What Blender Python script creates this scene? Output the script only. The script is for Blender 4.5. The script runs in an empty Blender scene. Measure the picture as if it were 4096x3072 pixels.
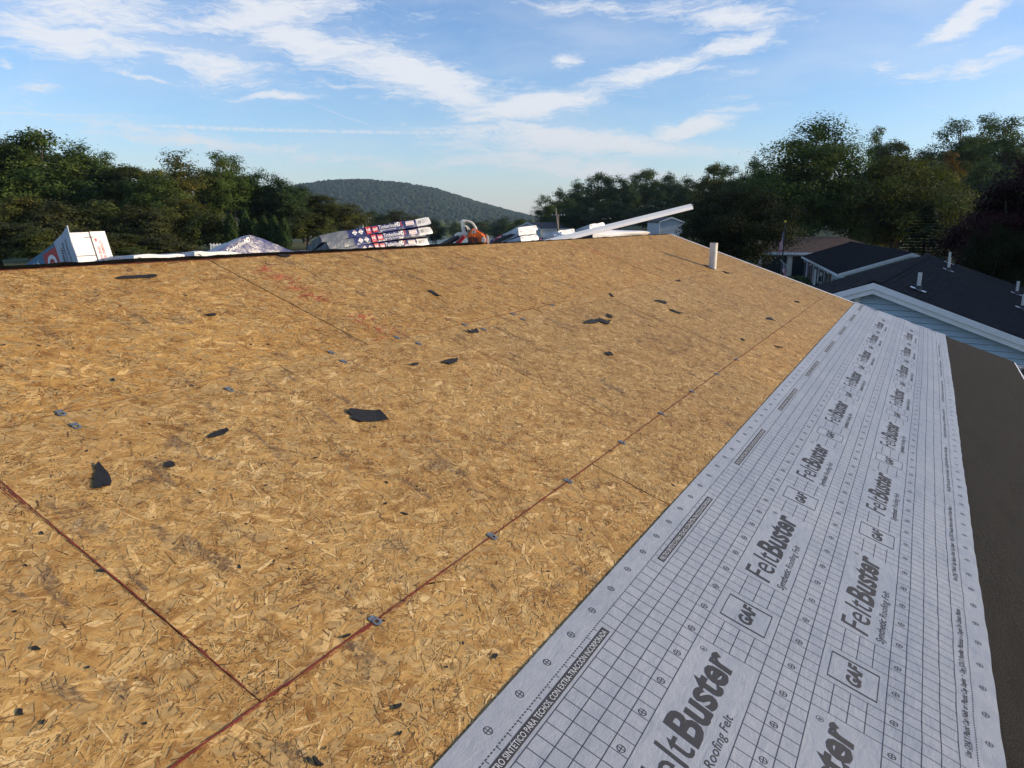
import bpy, math, random
import numpy as np
from mathutils import Vector, Matrix
sc = bpy.context.scene
R = math.radians
# ---------------------------------------------------------------- camera
S = R(18.8775)                                   # roof pitch
CAM = np.array([0.3011, -3.5938, 0.2236])        # ridge of the house is the world X axis
F, PW, PH = 2902.06, 4096.0, 3072.0
AZ = R(29.3085); PI_, RO = R(-12.7692), R(0.0902)
fwd = np.array([math.cos(AZ)*math.cos(PI_), math.sin(AZ)*math.cos(PI_), math.sin(PI_)])
rgt0 = np.array([math.sin(AZ), -math.cos(AZ), 0.0]); up0 = np.cross(rgt0, fwd)
rgt = rgt0*math.cos(RO)+up0*math.sin(RO); upv = up0*math.cos(RO)-rgt0*math.sin(RO)
cd = bpy.data.cameras.new('camera'); co = bpy.data.objects.new('camera', cd)
sc.collection.objects.link(co); sc.camera = co
m = Matrix.Identity(4)
for i in range(3):
    m[i][0], m[i][1], m[i][2], m[i][3] = rgt[i], upv[i], -fwd[i], CAM[i]
co.matrix_world = m
cd.sensor_width = 36.0; cd.lens = F/PW*36.0; cd.clip_start = 0.05; cd.clip_end = 20000
# ---------------------------------------------------------------- sun, sky, exposure
SUN_AZ, SUN_EL = R(-62.0), R(12.0)
sun_dir = np.array([math.cos(SUN_EL)*math.cos(SUN_AZ), math.cos(SUN_EL)*math.sin(SUN_AZ), math.sin(SUN_EL)])
sl = bpy.data.lights.new('sun', 'SUN'); so = bpy.data.objects.new('sun', sl); sc.collection.objects.link(so)
sl.energy = 3.7; sl.angle = R(0.6); sl.color = (1.0, 0.80, 0.54)
so.rotation_euler = Vector(tuple(sun_dir)).to_track_quat('Z', 'Y').to_euler(); so.location = (20, -40, 30)
sc.view_settings.view_transform = 'Standard'; sc.view_settings.look = 'None'
sc.view_settings.exposure = 0.55; sc.view_settings.gamma = 1.0; sc.view_settings.use_curve_mapping = False
cy = sc.cycles
cy.max_bounces = 5; cy.diffuse_bounces = 2; cy.glossy_bounces = 2; cy.transmission_bounces = 3; cy.transparent_max_bounces = 6; cy.volume_bounces = 0
cy.use_denoising = True; cy.sample_clamp_indirect = 6.0
cy.caustics_reflective = False; cy.caustics_refractive = False

class NT:                                          # small node-tree helper
    def __init__(s, tree): s.t = tree; s.n = tree.nodes; s.l = tree.links
    def new(s, typ, **kw):
        n = s.n.new(typ)
        for k, v in kw.items(): setattr(n, k, v)
        return n
    def put(s, sock, v):
        if isinstance(v, bpy.types.NodeSocket): s.l.new(v, sock)
        elif v is not None:
            if isinstance(v, (tuple, list)) and hasattr(sock.default_value, '__len__') and len(sock.default_value) == 4 and len(v) == 3: v = (*v, 1)
            sock.default_value = v
    def math(s, op, a, b=None, c=None, clamp=False):
        n = s.new('ShaderNodeMath', operation=op, use_clamp=clamp); s.put(n.inputs[0], a)
        if b is not None: s.put(n.inputs[1], b)
        if c is not None: s.put(n.inputs[2], c)
        return n.outputs[0]
    def vmath(s, op, a, b=None):
        n = s.new('ShaderNodeVectorMath', operation=op); s.put(n.inputs[0], a)
        if b is not None: s.put(n.inputs[1], b)
        return n.outputs[0]
    def comb(s, x=0.0, y=0.0, z=0.0):
        n = s.new('ShaderNodeCombineXYZ'); s.put(n.inputs[0], x); s.put(n.inputs[1], y); s.put(n.inputs[2], z); return n.outputs[0]
    def sep(s, v):
        n = s.new('ShaderNodeSeparateXYZ'); s.put(n.inputs[0], v); return n.outputs
    def noise(s, vec, scale, detail=4.0, rough=0.5, dist=0.0, out=0):
        n = s.new('ShaderNodeTexNoise'); s.put(n.inputs['Vector'], vec); s.put(n.inputs['Scale'], scale); s.put(n.inputs['Detail'], detail)
        s.put(n.inputs['Roughness'], rough); s.put(n.inputs['Distortion'], dist); return n.outputs[out]
    def ramp(s, v, a, b, c=0.0, d=1.0):
        n = s.new('ShaderNodeMapRange', interpolation_type='SMOOTHSTEP'); s.put(n.inputs[0], v)
        for i, x in zip((1, 2, 3, 4), (a, b, c, d)): s.put(n.inputs[i], x)
        return n.outputs[0]
    def mix(s, f, a, b, mode='MIX'):
        n = s.new('ShaderNodeMix', data_type='RGBA', blend_type=mode); s.put(n.inputs[0], f); s.put(n.inputs[6], a); s.put(n.inputs[7], b); return n.outputs[2]

def make_world():
    w = bpy.data.worlds.new('World'); sc.world = w; w.use_nodes = True
    t = NT(w.node_tree); t.n.clear()
    sky = t.new('ShaderNodeTexSky', sky_type='NISHITA', sun_disc=False)
    sky.sun_elevation = SUN_EL; sky.sun_rotation = math.pi/2-SUN_AZ
    sky.altitude = 150; sky.air_density = 1.0; sky.dust_density = 0.35; sky.ozone_density = 3.5
    d = t.new('ShaderNodeTexCoord').outputs['Generated']
    x, y, z = t.sep(t.vmath('NORMALIZE', d))
    # compass bearing and elevation of the looking direction, in degrees; bearing 0 runs along the valley
    az = t.math('MULTIPLY', t.math('ARCTAN2', t.math('ADD', t.math('MULTIPLY', x, math.sin(AZ)), t.math('MULTIPLY', y, -math.cos(AZ))),
                                   t.math('ADD', t.math('MULTIPLY', x, math.cos(AZ)), t.math('MULTIPLY', y, math.sin(AZ)))), 57.2958)
    el = t.math('MULTIPLY', t.math('ARCSINE', z), 57.2958)
    P = t.comb(az, el, 0.0)
    wob = t.new('ShaderNodeTexNoise'); t.put(wob.inputs['Vector'], P); t.put(wob.inputs['Scale'], 0.16); t.put(wob.inputs['Detail'], 5.0); t.put(wob.inputs['Roughness'], 0.6)
    wv = t.vmath('MULTIPLY', t.vmath('SUBTRACT', wob.outputs['Color'], (0.5, 0.5, 0.5)), (5.5, 2.6, 0.0))
    Q = t.vmath('ADD', P, wv)
    qx, qy, _ = t.sep(Q)
    total = None
    # cirrus banks: bearing, elevation, half length, half width, tilt (deg), strength
    banks = [(-21.5, 10.39, 5.7, 0.9, -9.4, 1.0), (-29.3, 11.16, 4.0, 1.04, -6.8, 1.0), (-14.8, 12.16, 5.9, 1.39, -16.9, 1.0), (-7.1, 10.0, 7.1, 1.46, -17.1, 1.15),
             (-4.3, 8.79, 5.5, 0.9, -14.0, 1.0), (-17.3, 13.83, 6.2, 1.39, 8.3, 0.95), (-27.5, 12.72, 5.8, 1.56, 2.4, 0.85), (1.1, 8.2, 5.0, 1.0, 8.0, 1.15), (10.4, 10.61, 5.0, 0.69, 11.1, 1.1),
             (15.9, 11.8, 3.6, 0.56, 10.2, 0.9), (15.4, 10.19, 3.0, 0.35, -5.0, 0.55), (13.1, 6.55, 2.7, 0.6, 11.5, 1.3), (4.7, 5.6, 8.5, 0.85, -3.8, 1.15), (3.1, 5.79, 5.0, 0.8, -11.1, 1.1),
             (11.6, 5.09, 4.0, 0.42, 0.7, 0.7), (3.4, 11.3, 1.3, 0.45, 0.8, 0.85), (-26.1, 9.08, 1.7, 0.17, -4.4, 0.85), (-17.2, 8.37, 3.0, 0.21, -0.4, 0.95), (29.7, 12.36, 1.9, 0.83, 22.1, 1.2),
             (25.8, 9.8, 1.5, 0.5, 2.7, 0.7), (30.4, 9.51, 4.0, 0.6, 5.2, 0.7), (5.9, 14.68, 4.7, 0.49, -2.7, 0.7), (14.5, 13.8, 5.0, 0.8, -8.4, 0.8), (0.6, 14.94, 4.4, 0.35, -2.0, 0.5),
             (-23.0, 5.47, 7.5, 0.63, -3.6, 0.75), (-14.8, 4.44, 8.0, 0.49, -0.5, 0.6), (-30.4, 6.41, 3.5, 0.35, -1.5, 0.5), (-5.4, 4.17, 9.1, 0.63, 1.6, 0.5), (4.6, 3.9, 9.5, 0.8, -6.5, .9),
             (-32.1, 8.0, 1.5, 0.28, 1.4, 0.5), (-33.1, 9.7, 0.4, 0.42, -71.0, 0.6), (-12.2, 9.04, 1.9, 0.35, -17.3, 0.4), (-48, 11, 9, 1.2, -8, 0.8), (-60, 8, 10, 0.9, -6, 0.7),
             (46, 12, 8, 1.0, 15, 0.8), (62, 9, 9, 0.8, 10, 0.7), (-20, 24, 12, 2.4, -14, 0.9), (15, 26, 12, 2.2, 14, 0.8), (90, 14, 10, 1.4, 12, 0.8), (-95, 16, 12, 1.6, -9, 0.8),
             (150, 15, 14, 1.6, 6, 0.8), (-150, 20, 14, 2, -6, 0.8), (0, 40, 20, 3, -10, 0.7), (120, 35, 18, 3, 12, 0.6)]
    for k, (a0, e0, L, W, th, st) in enumerate(banks):
        c, s_ = math.cos(R(th)), math.sin(R(th))
        dx = t.math('ADD', qx, -a0); dy = t.math('ADD', qy, -e0)
        u = t.math('ADD', t.math('MULTIPLY', dx, c/L), t.math('MULTIPLY', dy, s_/L))
        v = t.math('ADD', t.math('MULTIPLY', dx, -s_/W), t.math('MULTIPLY', dy, c/W))
        r2 = t.math('ADD', t.math('MULTIPLY', u, u), t.math('MULTIPLY', v, v))
        g = t.math('MULTIPLY', t.math('EXPONENT', t.math('MULTIPLY', r2, -0.75)), st)
        total = g if total is None else t.math('MAXIMUM', total, g)
    # wispy filament texture, combed along the banks
    fil = t.noise(t.vmath('MULTIPLY', t.vmath('ADD', P, t.vmath('MULTIPLY', wv, (0.5, 0.5, 0))), (0.20, 0.95, 1.0)), 1.0, 8.0, 0.62, 0.6)
    fine = t.noise(t.vmath('MULTIPLY', Q, (.75, 4.2, 1.0)), 1.0, 8.0, 0.68, 0.8)
    dens = t.math('SUBTRACT', t.math('ADD', t.math('MULTIPLY', total, 0.95), t.math('MULTIPLY', fil, 1.55)), 0.74)
    dens = t.math('ADD', dens, t.math('MULTIPLY', t.math('SUBTRACT', fine, 0.5), 1.15))
    cl = t.ramp(dens, 0.10, 1.02, 0.0, 0.86)
    # thin high veil everywhere
    veil = t.math('MULTIPLY', t.ramp(t.noise(t.vmath('MULTIPLY', Q, (0.05, 0.22, 1)), 1.0, 5.0, 0.55), 0.36, 0.72), 0.30)
    # contrails
    for a0, e0, th, a1, a2, wd, st in ((-11.0, 6.25, 0.43, -29, 11, .13, .7), (-29, 6.55, 2.0, -45, -22, .09, .55), (-11.3, 6.95, -18, -18, -3, .06, .4)):
        line = t.math('ADD', t.math('SUBTRACT', el, e0), t.math('MULTIPLY', t.math('SUBTRACT', az, a0), -math.tan(R(th))))
        line = t.math('ADD', line, t.math('MULTIPLY', t.math('SUBTRACT', t.noise(P, 1.6, 3.0), 0.5), 0.12))
        g = t.math('EXPONENT', t.math('MULTIPLY', t.math('MULTIPLY', line, line), -1.0/(wd*wd)))
        g = t.math('MULTIPLY', g, t.math('MULTIPLY', t.ramp(az, a1, a1+6), t.ramp(az, a2, a2-9)))
        g = t.math('MULTIPLY', g, t.math('MULTIPLY', t.ramp(t.noise(P, 2.6, 4.0), 0.2, 0.65), st))
        cl = t.math('MAXIMUM', cl, g)
    cl = t.math('MAXIMUM', cl, veil)
    cl = t.math('MAXIMUM', cl, t.ramp(el, 5.0, -1.0, 0.0, 0.62))           # pale air low over the valley
    bright = t.mix(t.ramp(el, 1.0, 11.0), (3.35, 3.4, 3.55, 1), (4.1, 4.15, 4.3, 1))
    col = t.mix(cl, t.mix(1.0, sky.outputs[0], (1.02, .98, 1.06, 1), 'MULTIPLY'), bright)
    bg = t.new('ShaderNodeBackground'); t.put(bg.inputs[0], col); bg.inputs[1].default_value = 0.15
    t.l.new(bg.outputs[0], t.new('ShaderNodeOutputWorld').inputs[0])
    w.cycles.sampling_method = 'MANUAL'; w.cycles.sample_map_resolution = 512
make_world()
# ---------------------------------------------------------------- helpers
COL = sc.collection
def smooth(x, a, b):
    t = np.clip((np.asarray(x, float)-a)/(b-a), 0, 1); return t*t*(3-2*t)
def tag(o, label=None, cat=None, group=None, kind=None):
    if label: o['label'] = label
    if cat: o['category'] = cat
    if group: o['group'] = group
    if kind: o['kind'] = kind
    return o
def link(o, parent=None):
    COL.objects.link(o)
    if parent is not None: o.parent = parent
    return o
def empty(name, loc=(0, 0, 0), rot=(0, 0, 0), parent=None):
    o = bpy.data.objects.new(name, None); o.empty_display_size = 0.2
    o.location = loc; o.rotation_euler = rot; return link(o, parent)
def nmesh(name, V, F, mats=(), mi=None, smooth_=False, col=None, uv=None):
    """mesh from numpy arrays; F is an (n,k) array or a list of tuples"""
    V = np.asarray(V, np.float32); me = bpy.data.meshes.new(name)
    if isinstance(F, np.ndarray):
        n, k = F.shape; me.vertices.add(len(V)); me.vertices.foreach_set('co', V.ravel())
        me.loops.add(n*k); me.loops.foreach_set('vertex_index', F.astype(np.int32).ravel())
        me.polygons.add(n); me.polygons.foreach_set('loop_start', np.arange(0, n*k, k, dtype=np.int32))
        me.update(calc_edges=True); me.validate()
    else:
        me.from_pydata(V.tolist(), [], F)
    for mt in mats: me.materials.append(mt)
    if mi is not None: me.polygons.foreach_set('material_index', np.asarray(mi, np.int32))
    if smooth_: me.polygons.foreach_set('use_smooth', np.ones(len(me.polygons), bool))
    if col is not None:
        a = me.attributes.new('col', 'FLOAT_COLOR', 'POINT'); c = np.ones((len(V), 4), np.float32); c[:, :3] = col; a.data.foreach_set('color', c.ravel())
    if uv is not None:
        l = me.uv_layers.new(name='UVMap'); idx = np.empty(len(me.loops), np.int32); me.loops.foreach_get('vertex_index', idx)
        l.data.foreach_set('uv', np.asarray(uv, np.float32)[idx].ravel())
    me.update(); return me
def obj(name, me, parent=None, loc=(0, 0, 0), rot=(0, 0, 0)):
    o = bpy.data.objects.new(name, me); o.location = loc; o.rotation_euler = rot; return link(o, parent)

class MB:
    """collects shapes into one mesh"""
    def __init__(s): s.v = []; s.f = []; s.m = []; s.sm = []
    def add(s, V, F, m=0, sm=False):
        b = len(s.v); s.v += [tuple(float(c) for c in p) for p in V]; s.f += [tuple(i+b for i in f) for f in F]; s.m += [m]*len(F); s.sm += [sm]*len(F); return s
    def box(s, a, b, m=0):
        (x0, y0, z0), (x1, y1, z1) = a, b
        V = [(x, y, z) for z in (z0, z1) for y in (y0, y1) for x in (x0, x1)]
        return s.add(V, [(0, 2, 3, 1), (4, 5, 7, 6), (0, 1, 5, 4), (2, 6, 7, 3), (0, 4, 6, 2), (1, 3, 7, 5)], m)
    def obox(s, c, ax, ay, az, m=0):
        c, ax, ay, az = map(np.asarray, (c, ax, ay, az))
        V = [c+i*ax+j*ay+k*az for k in (-1, 1) for j in (-1, 1) for i in (-1, 1)]
        return s.add(V, [(0, 2, 3, 1), (4, 5, 7, 6), (0, 1, 5, 4), (2, 6, 7, 3), (0, 4, 6, 2), (1, 3, 7, 5)], m)
    def tube(s, pts, rad, n=10, m=0, caps=True, sm=True):
        pts = [np.asarray(p, float) for p in pts]; rad = rad if hasattr(rad, '__len__') else [rad]*len(pts)
        V, Fs = [], []; ref = None
        for i, p in enumerate(pts):
            d = pts[min(i+1, len(pts)-1)]-pts[max(i-1, 0)]; d = d/(np.linalg.norm(d)+1e-9)
            if ref is None: ref = np.array([0, 0, 1.0]) if abs(d[2]) < .9 else np.array([1.0, 0, 0])
            a = np.cross(d, ref); a /= np.linalg.norm(a)+1e-9; b = np.cross(d, a); ref = np.cross(a, d)
            for k in range(n):
                t = 2*math.pi*k/n; V.append(p+rad[i]*(a*math.cos(t)+b*math.sin(t)))
        for i in range(len(pts)-1):
            for k in range(n):
                k2 = (k+1) % n; Fs.append((i*n+k, i*n+k2, (i+1)*n+k2, (i+1)*n+k))
        s.add(V, Fs, m, sm)
        if caps:
            s.add(V[:n], [tuple(range(n))], m); s.add(V[-n:], [tuple(range(n))[::-1]], m)
        return s
    def prism(s, poly, y0, y1, m=0, bev=0.0):
        """polygon in x,z pushed along y from y0 to y1, front edge bevelled"""
        n = len(poly); P = np.array(poly, float); c = P.mean(0)
        rings = [(P, y1), (P, y0+bev)]
        if bev: rings.append((c+(P-c)*(1-bev/max(1e-6, np.abs(P-c).max())), y0))
        V = [(p[0], y, p[1]) for Q, y in rings for p in Q]; k = len(rings)
        Fs = [(j*n+i, j*n+(i+1) % n, (j+1)*n+(i+1) % n, (j+1)*n+i) for j in range(k-1) for i in range(n)]
        Fs += [tuple(range(n))[::-1], tuple((k-1)*n+i for i in range(n))]
        return s.add(V, Fs, m)
    def mesh(s, name, mats):
        me = bpy.data.meshes.new(name); me.from_pydata(s.v, [], s.f)
        for x in mats: me.materials.append(x)
        me.polygons.foreach_set('material_index', np.array(s.m, np.int32)); me.polygons.foreach_set('use_smooth', np.array(s.sm, bool))
        me.update(); return me
    def build(s, name, mats, parent=None, loc=(0, 0, 0), rot=(0, 0, 0)):
        return obj(name, s.mesh(name, mats if isinstance(mats, (list, tuple)) else [mats]), parent, loc, rot)

def ray(px, py):
    d = fwd+rgt*(px-PW/2)/F-upv*(py-PH/2)/F; return d/np.linalg.norm(d)
def at(px, py, D):
    """the place seen at a photograph pixel, D metres away over the ground"""
    d = ray(px, py); return CAM+d*D/math.hypot(d[0], d[1])
def roofuv(px, py):
    """distance along the ridge and down the slope of a point on the front roof"""
    d = ray(px, py); n = np.array([0, -math.sin(S), math.cos(S)]); P = CAM-d*(CAM@n)/(d@n); return P[0], -P[1]/math.cos(S)
# ---------------------------------------------------------------- materials
M = {}
def pbr(name, base, rough=0.6, var=0.0, vscale=6.0, bump=0.0, bscale=40.0, metallic=0.0, spec=0.5, stretch=(1, 1, 1), dirt=None):
    if name in M: return M[name]
    mt = bpy.data.materials.new(name); mt.use_nodes = True; t = NT(mt.node_tree); b = t.n['Principled BSDF']
    pos = t.new('ShaderNodeTexCoord').outputs['Object']; pos = t.vmath('MULTIPLY', pos, stretch)
    c = (*base, 1)
    if var:
        f = t.noise(pos, vscale, 5.0, 0.6)
        c = t.mix(t.ramp(f, .25, .75), tuple(x*(1-var) for x in base)+(1,), tuple(min(1, x*(1+var)) for x in base)+(1,))
    if dirt:
        f2 = t.ramp(t.noise(pos, dirt[1], 6.0, .65), .52, .72, 0, dirt[2]); c = t.mix(f2, c, (*dirt[0], 1))
    t.put(b.inputs['Base Color'], c); b.inputs['Roughness'].default_value = rough; b.inputs['Metallic'].default_value = metallic
    b.inputs['Specular IOR Level'].default_value = spec
    if bump:
        bn = t.new('ShaderNodeBump'); bn.inputs['Strength'].default_value = bump; bn.inputs['Distance'].default_value = 0.01
        t.put(bn.inputs['Height'], t.noise(pos, bscale, 6.0, .6)); t.l.new(bn.outputs[0], b.inputs['Normal'])
    M[name] = mt; return mt

def mat_osb():
    mt = bpy.data.materials.new('osb_strand'); mt.use_nodes = True; t = NT(mt.node_tree); b = t.n['Principled BSDF']
    col = t.new('ShaderNodeAttribute', attribute_name='col').outputs['Color']
    pos = t.new('ShaderNodeNewGeometry').outputs['Position']; uv = t.new('ShaderNodeTexCoord').outputs['UV']
    grain = t.noise(t.vmath('MULTIPLY', uv, (14.0, 260.0, 1.0)), 1.0, 3.0, .6)
    c = t.mix(t.ramp(grain, .3, .72, 0, .55), col, t.mix(1.0, col, (.62, .52, .42, 1), 'MULTIPLY'))
    # weathering tone, board scale
    big = t.noise(pos, 1.3, 4.0, .6); c = t.mix(t.ramp(big, .35, .65, 0, .42), c, t.mix(1.0, c, (.78, .70, .60, 1), 'MULTIPLY'))
    mid = t.noise(pos, 15.0, 4.0, .6); c = t.mix(t.ramp(mid, .47, .65, 0, .72), c, t.mix(1.0, c, (.60, .51, .42, 1), 'MULTIPLY'))  # darker patches: shade between the flakes put into the colour
    # resin specks and splinter pits, in drifts
    sp = t.noise(t.vmath('MULTIPLY', pos, (70, 150, 60)), 1.0, 2.0, .5, 1.5); spm = t.ramp(t.noise(pos, 5.0, 4.0, .6), .42, .66)
    speck = t.math('MULTIPLY', t.ramp(sp, .55, .61), t.math('ADD', t.math('MULTIPLY', spm, .88), .12))
    c = t.mix(t.math('MULTIPLY', speck, .85), c, (.05, .034, .022, 1))
    # grey-black scuffs, drawn out up and down the slope
    q = t.vmath('MULTIPLY', pos, (12.0, 4.6, 1.0))
    sm = t.ramp(t.noise(q, 1.0, 3.0, .55, .6), .585, .69); fr = t.ramp(t.noise(t.vmath('MULTIPLY', pos, (90, 60, 20)), 1.0, 6.0, .75), .34, .66)
    c = t.mix(t.math('MULTIPLY', t.math('MULTIPLY', sm, t.math('ADD', t.math('MULTIPLY', fr, .6), .3)), .85), c, (.07, .058, .052, 1))
    t.put(b.inputs['Base Color'], c); b.inputs['Roughness'].default_value = .62; b.inputs['Specular IOR Level'].default_value = .25
    bn = t.new('ShaderNodeBump'); bn.inputs['Strength'].default_value = .5; bn.inputs['Distance'].default_value = .0012
    t.put(bn.inputs['Height'], t.math('SUBTRACT', grain, t.math('MULTIPLY', speck, 1.5))); t.l.new(bn.outputs[0], b.inputs['Normal'])
    M['osb_strand'] = mt; return mt
def mat_leaf(name, trans=.3, tint=(1, 1, 1), tcol=(1.3, 1.35, .55)):
    mt = bpy.data.materials.new(name); mt.use_nodes = True; t = NT(mt.node_tree); b = t.n['Principled BSDF']; out = t.n['Material Output']
    col = t.mix(1.0, t.new('ShaderNodeAttribute', attribute_name='col').outputs['Color'], (*tint, 1), 'MULTIPLY')
    rnd = t.new('ShaderNodeObjectInfo').outputs['Random']
    col = t.mix(t.math('MULTIPLY', rnd, .45), col, t.mix(1.0, col, (1.15, .98, .8, 1), 'MULTIPLY'))
    t.put(b.inputs['Base Color'], col); b.inputs['Roughness'].default_value = .7; b.inputs['Specular IOR Level'].default_value = .1
    tr = t.new('ShaderNodeBsdfTranslucent'); t.put(tr.inputs[0], t.mix(1.0, col, (*tcol, 1), 'MULTIPLY'))
    mx = t.new('ShaderNodeMixShader'); mx.inputs[0].default_value = trans; t.l.new(b.outputs[0], mx.inputs[1]); t.l.new(tr.outputs[0], mx.inputs[2])
    t.l.new(mx.outputs[0], out.inputs[0]); M[name] = mt; return mt
mat_osb(); mat_leaf('leaf'); mat_leaf('leaf_purple', .2, tcol=(1.4, .8, .8)); mat_leaf('needle', .12)
def mat_ground():
    mt = bpy.data.materials.new('ground'); mt.use_nodes = True; t = NT(mt.node_tree); b = t.n['Principled BSDF']
    pos = t.new('ShaderNodeNewGeometry').outputs['Position']
    g = t.mix(t.ramp(t.noise(pos, .35, 6.0, .65), .3, .7), (.035, .062, .014, 1), (.075, .10, .025, 1))
    g = t.mix(t.ramp(t.noise(pos, .012, 4.0, .5), .5, .62), g, (.13, .12, .045, 1))
    t.put(b.inputs['Base Color'], g); b.inputs['Roughness'].default_value = .9
    bn = t.new('ShaderNodeBump'); bn.inputs['Strength'].default_value = .8; bn.inputs['Distance'].default_value = .08
    t.put(bn.inputs['Height'], t.noise(pos, 9.0, 5.0, .7)); t.l.new(bn.outputs[0], b.inputs['Normal']); M['ground'] = mt
mat_ground()
pbr('osb_core', (.44, .28, .105), .8, .3, 30); pbr('osb_edge', (.17, .065, .03), .8, .3, 20); pbr('under_dark', (.02, .018, .016), .9)
pbr('white_metal', (.78, .79, .80), .35, .04, 3); pbr('white_vinyl', (.72, .73, .74), .5, .06, 4); pbr('pvc', (.62, .60, .55), .45, .12, 9, dirt=((.30, .27, .22), 14, .5))
pbr('galv', (.20, .225, .25), .5, .3, 60, metallic=.5); pbr('shingle_scrap', (.012, .012, .014), .75, .3, 60, .9, 350)
pbr('chalk', (.20, .028, .018), .9, .3, 40); pbr('black_felt', (.02, .02, .022), .8, .2, 8, .3, 60)
pbr('ink', (.035, .036, .042), .7, .15, 60); pbr('felt_white', (.5, .52, .56), .7)
pbr('siding_blue', (.39, .51, .61), .55, .05, 2, .05, 20); pbr('siding_pale', (.38, .45, .52), .6, .06, 2); pbr('siding_grey', (.42, .45, .48), .6, .05, 1); pbr('siding_cream', (.6, .58, .5), .6, .06, 1)
pbr('roof_black', (.013, .013, .015), .9, .45, 5, .5, 120, spec=.12); pbr('roof_brown', (.10, .062, .045), .9, .3, 3, .5, 60); pbr('roof_grey', (.05, .05, .055), .9, .25, 2)
pbr('brick', (.20, .075, .05), .85, .35, 9, .4, 30); pbr('glass', (.02, .025, .03), .12); pbr('door_white', (.65, .66, .68), .45); pbr('shutter', (.02, .018, .02), .6); pbr('red_brown', (.06, .012, .012), .6)
pbr('bark', (.07, .055, .042), .9, .4, 6, .9, 14, stretch=(1, 1, .25)); pbr('pole_wood', (.20, .17, .14), .85, .3, 3, .5, 20, stretch=(6, 6, .4)); pbr('wire', (.03, .03, .03), .6)
pbr('wrap_white', (.66, .66, .67), .32, .05, 12, .35, 18, spec=.5); pbr('wrap_grey', (.13, .145, .172), .33, .12, 14, .5, 20); pbr('wrap_navy', (.028, .036, .14), .28, .2, 14, .5, 20)
pbr('wrap_grey_lightened', (.46, .49, .54), .33, .12, 14, .5, 20); pbr('print_red', (.55, .02, .028), .4); pbr('print_white', (.82, .82, .82), .45); pbr('print_black', (.02, .02, .025), .5)
pbr('card_blue', (.045, .16, .27), .55, .12, 10); pbr('card_grey', (.42, .47, .54), .55, .08, 14); pbr('card_white', (.80, .78, .77), .55, .03, 8); pbr('card_red', (.48, .02, .03), .5, .08, 10); pbr('card_pink', (.60, .12, .12), .6)
pbr('blower_orange', (.72, .13, .012), .38, .06, 20, spec=.5); pbr('blower_white', (.66, .64, .58), .42, .08, 20); pbr('blower_black', (.025, .026, .028), .5); pbr('tube_black', (.045, .048, .05), .38); pbr('red_plastic', (.32, .012, .02), .35); pbr('tan', (.55, .40, .22), .7)
pbr('flag_red', (.42, .02, .03), .7); pbr('flag_white', (.62, .62, .63), .7); pbr('flag_blue', (.02, .03, .12), .7); pbr('gold', (.8, .5, .08), .3, metallic=.8); pbr('barn_red', (.16, .018, .014), .7, .2, 2)
pbr('water', (.10, .16, .20), .12, .1, .05)
def mat_felt():
    mt = bpy.data.materials.new('felt'); mt.use_nodes = True; t = NT(mt.node_tree); b = t.n['Principled BSDF']
    pos = t.new('ShaderNodeTexCoord').outputs['Object']
    c = t.mix(t.ramp(t.noise(pos, 16.0, 6.0, .7), .3, .7), (.282, .308, .352, 1), (.340, .365, .405, 1))
    c = t.mix(t.ramp(t.noise(pos, 1.7, 4.0, .6), .35, .7, 0, .5), c, (.40, .42, .45, 1))
    c = t.mix(t.math('MULTIPLY', t.ramp(t.noise(pos, 130.0, 2.0, .5), .74, .80), .35), c, (.12, .12, .13, 1))
    # scuff of dirt by the second logo box
    dd = t.vmath('SUBTRACT', pos, (2.62, -3.86, 0)); dx, dy, _ = t.sep(dd)
    r2 = t.math('ADD', t.math('MULTIPLY', t.math('MULTIPLY', dx, dx), 90.0), t.math('MULTIPLY', t.math('MULTIPLY', dy, dy), 500.0))
    sc_ = t.math('MULTIPLY', t.math('EXPONENT', t.math('MULTIPLY', r2, -1.0)), t.ramp(t.noise(pos, 110.0, 3.0, .7), .55, .68))
    c = t.mix(t.math('MULTIPLY', sc_, .8), c, (.10, .10, .10, 1))
    t.put(b.inputs['Base Color'], c); b.inputs['Roughness'].default_value = .42; b.inputs['Specular IOR Level'].default_value = .45
    bn = t.new('ShaderNodeBump'); bn.inputs['Strength'].default_value = .7; bn.inputs['Distance'].default_value = .006
    h = t.math('ADD', t.noise(t.vmath('MULTIPLY', pos, (9, 22, 1)), 1.0, 5.0, .6, .4), t.math('MULTIPLY', t.noise(pos, 240.0, 2.0), .12))
    t.put(bn.inputs['Height'], h); t.l.new(bn.outputs[0], b.inputs['Normal']); M['felt'] = mt
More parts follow.
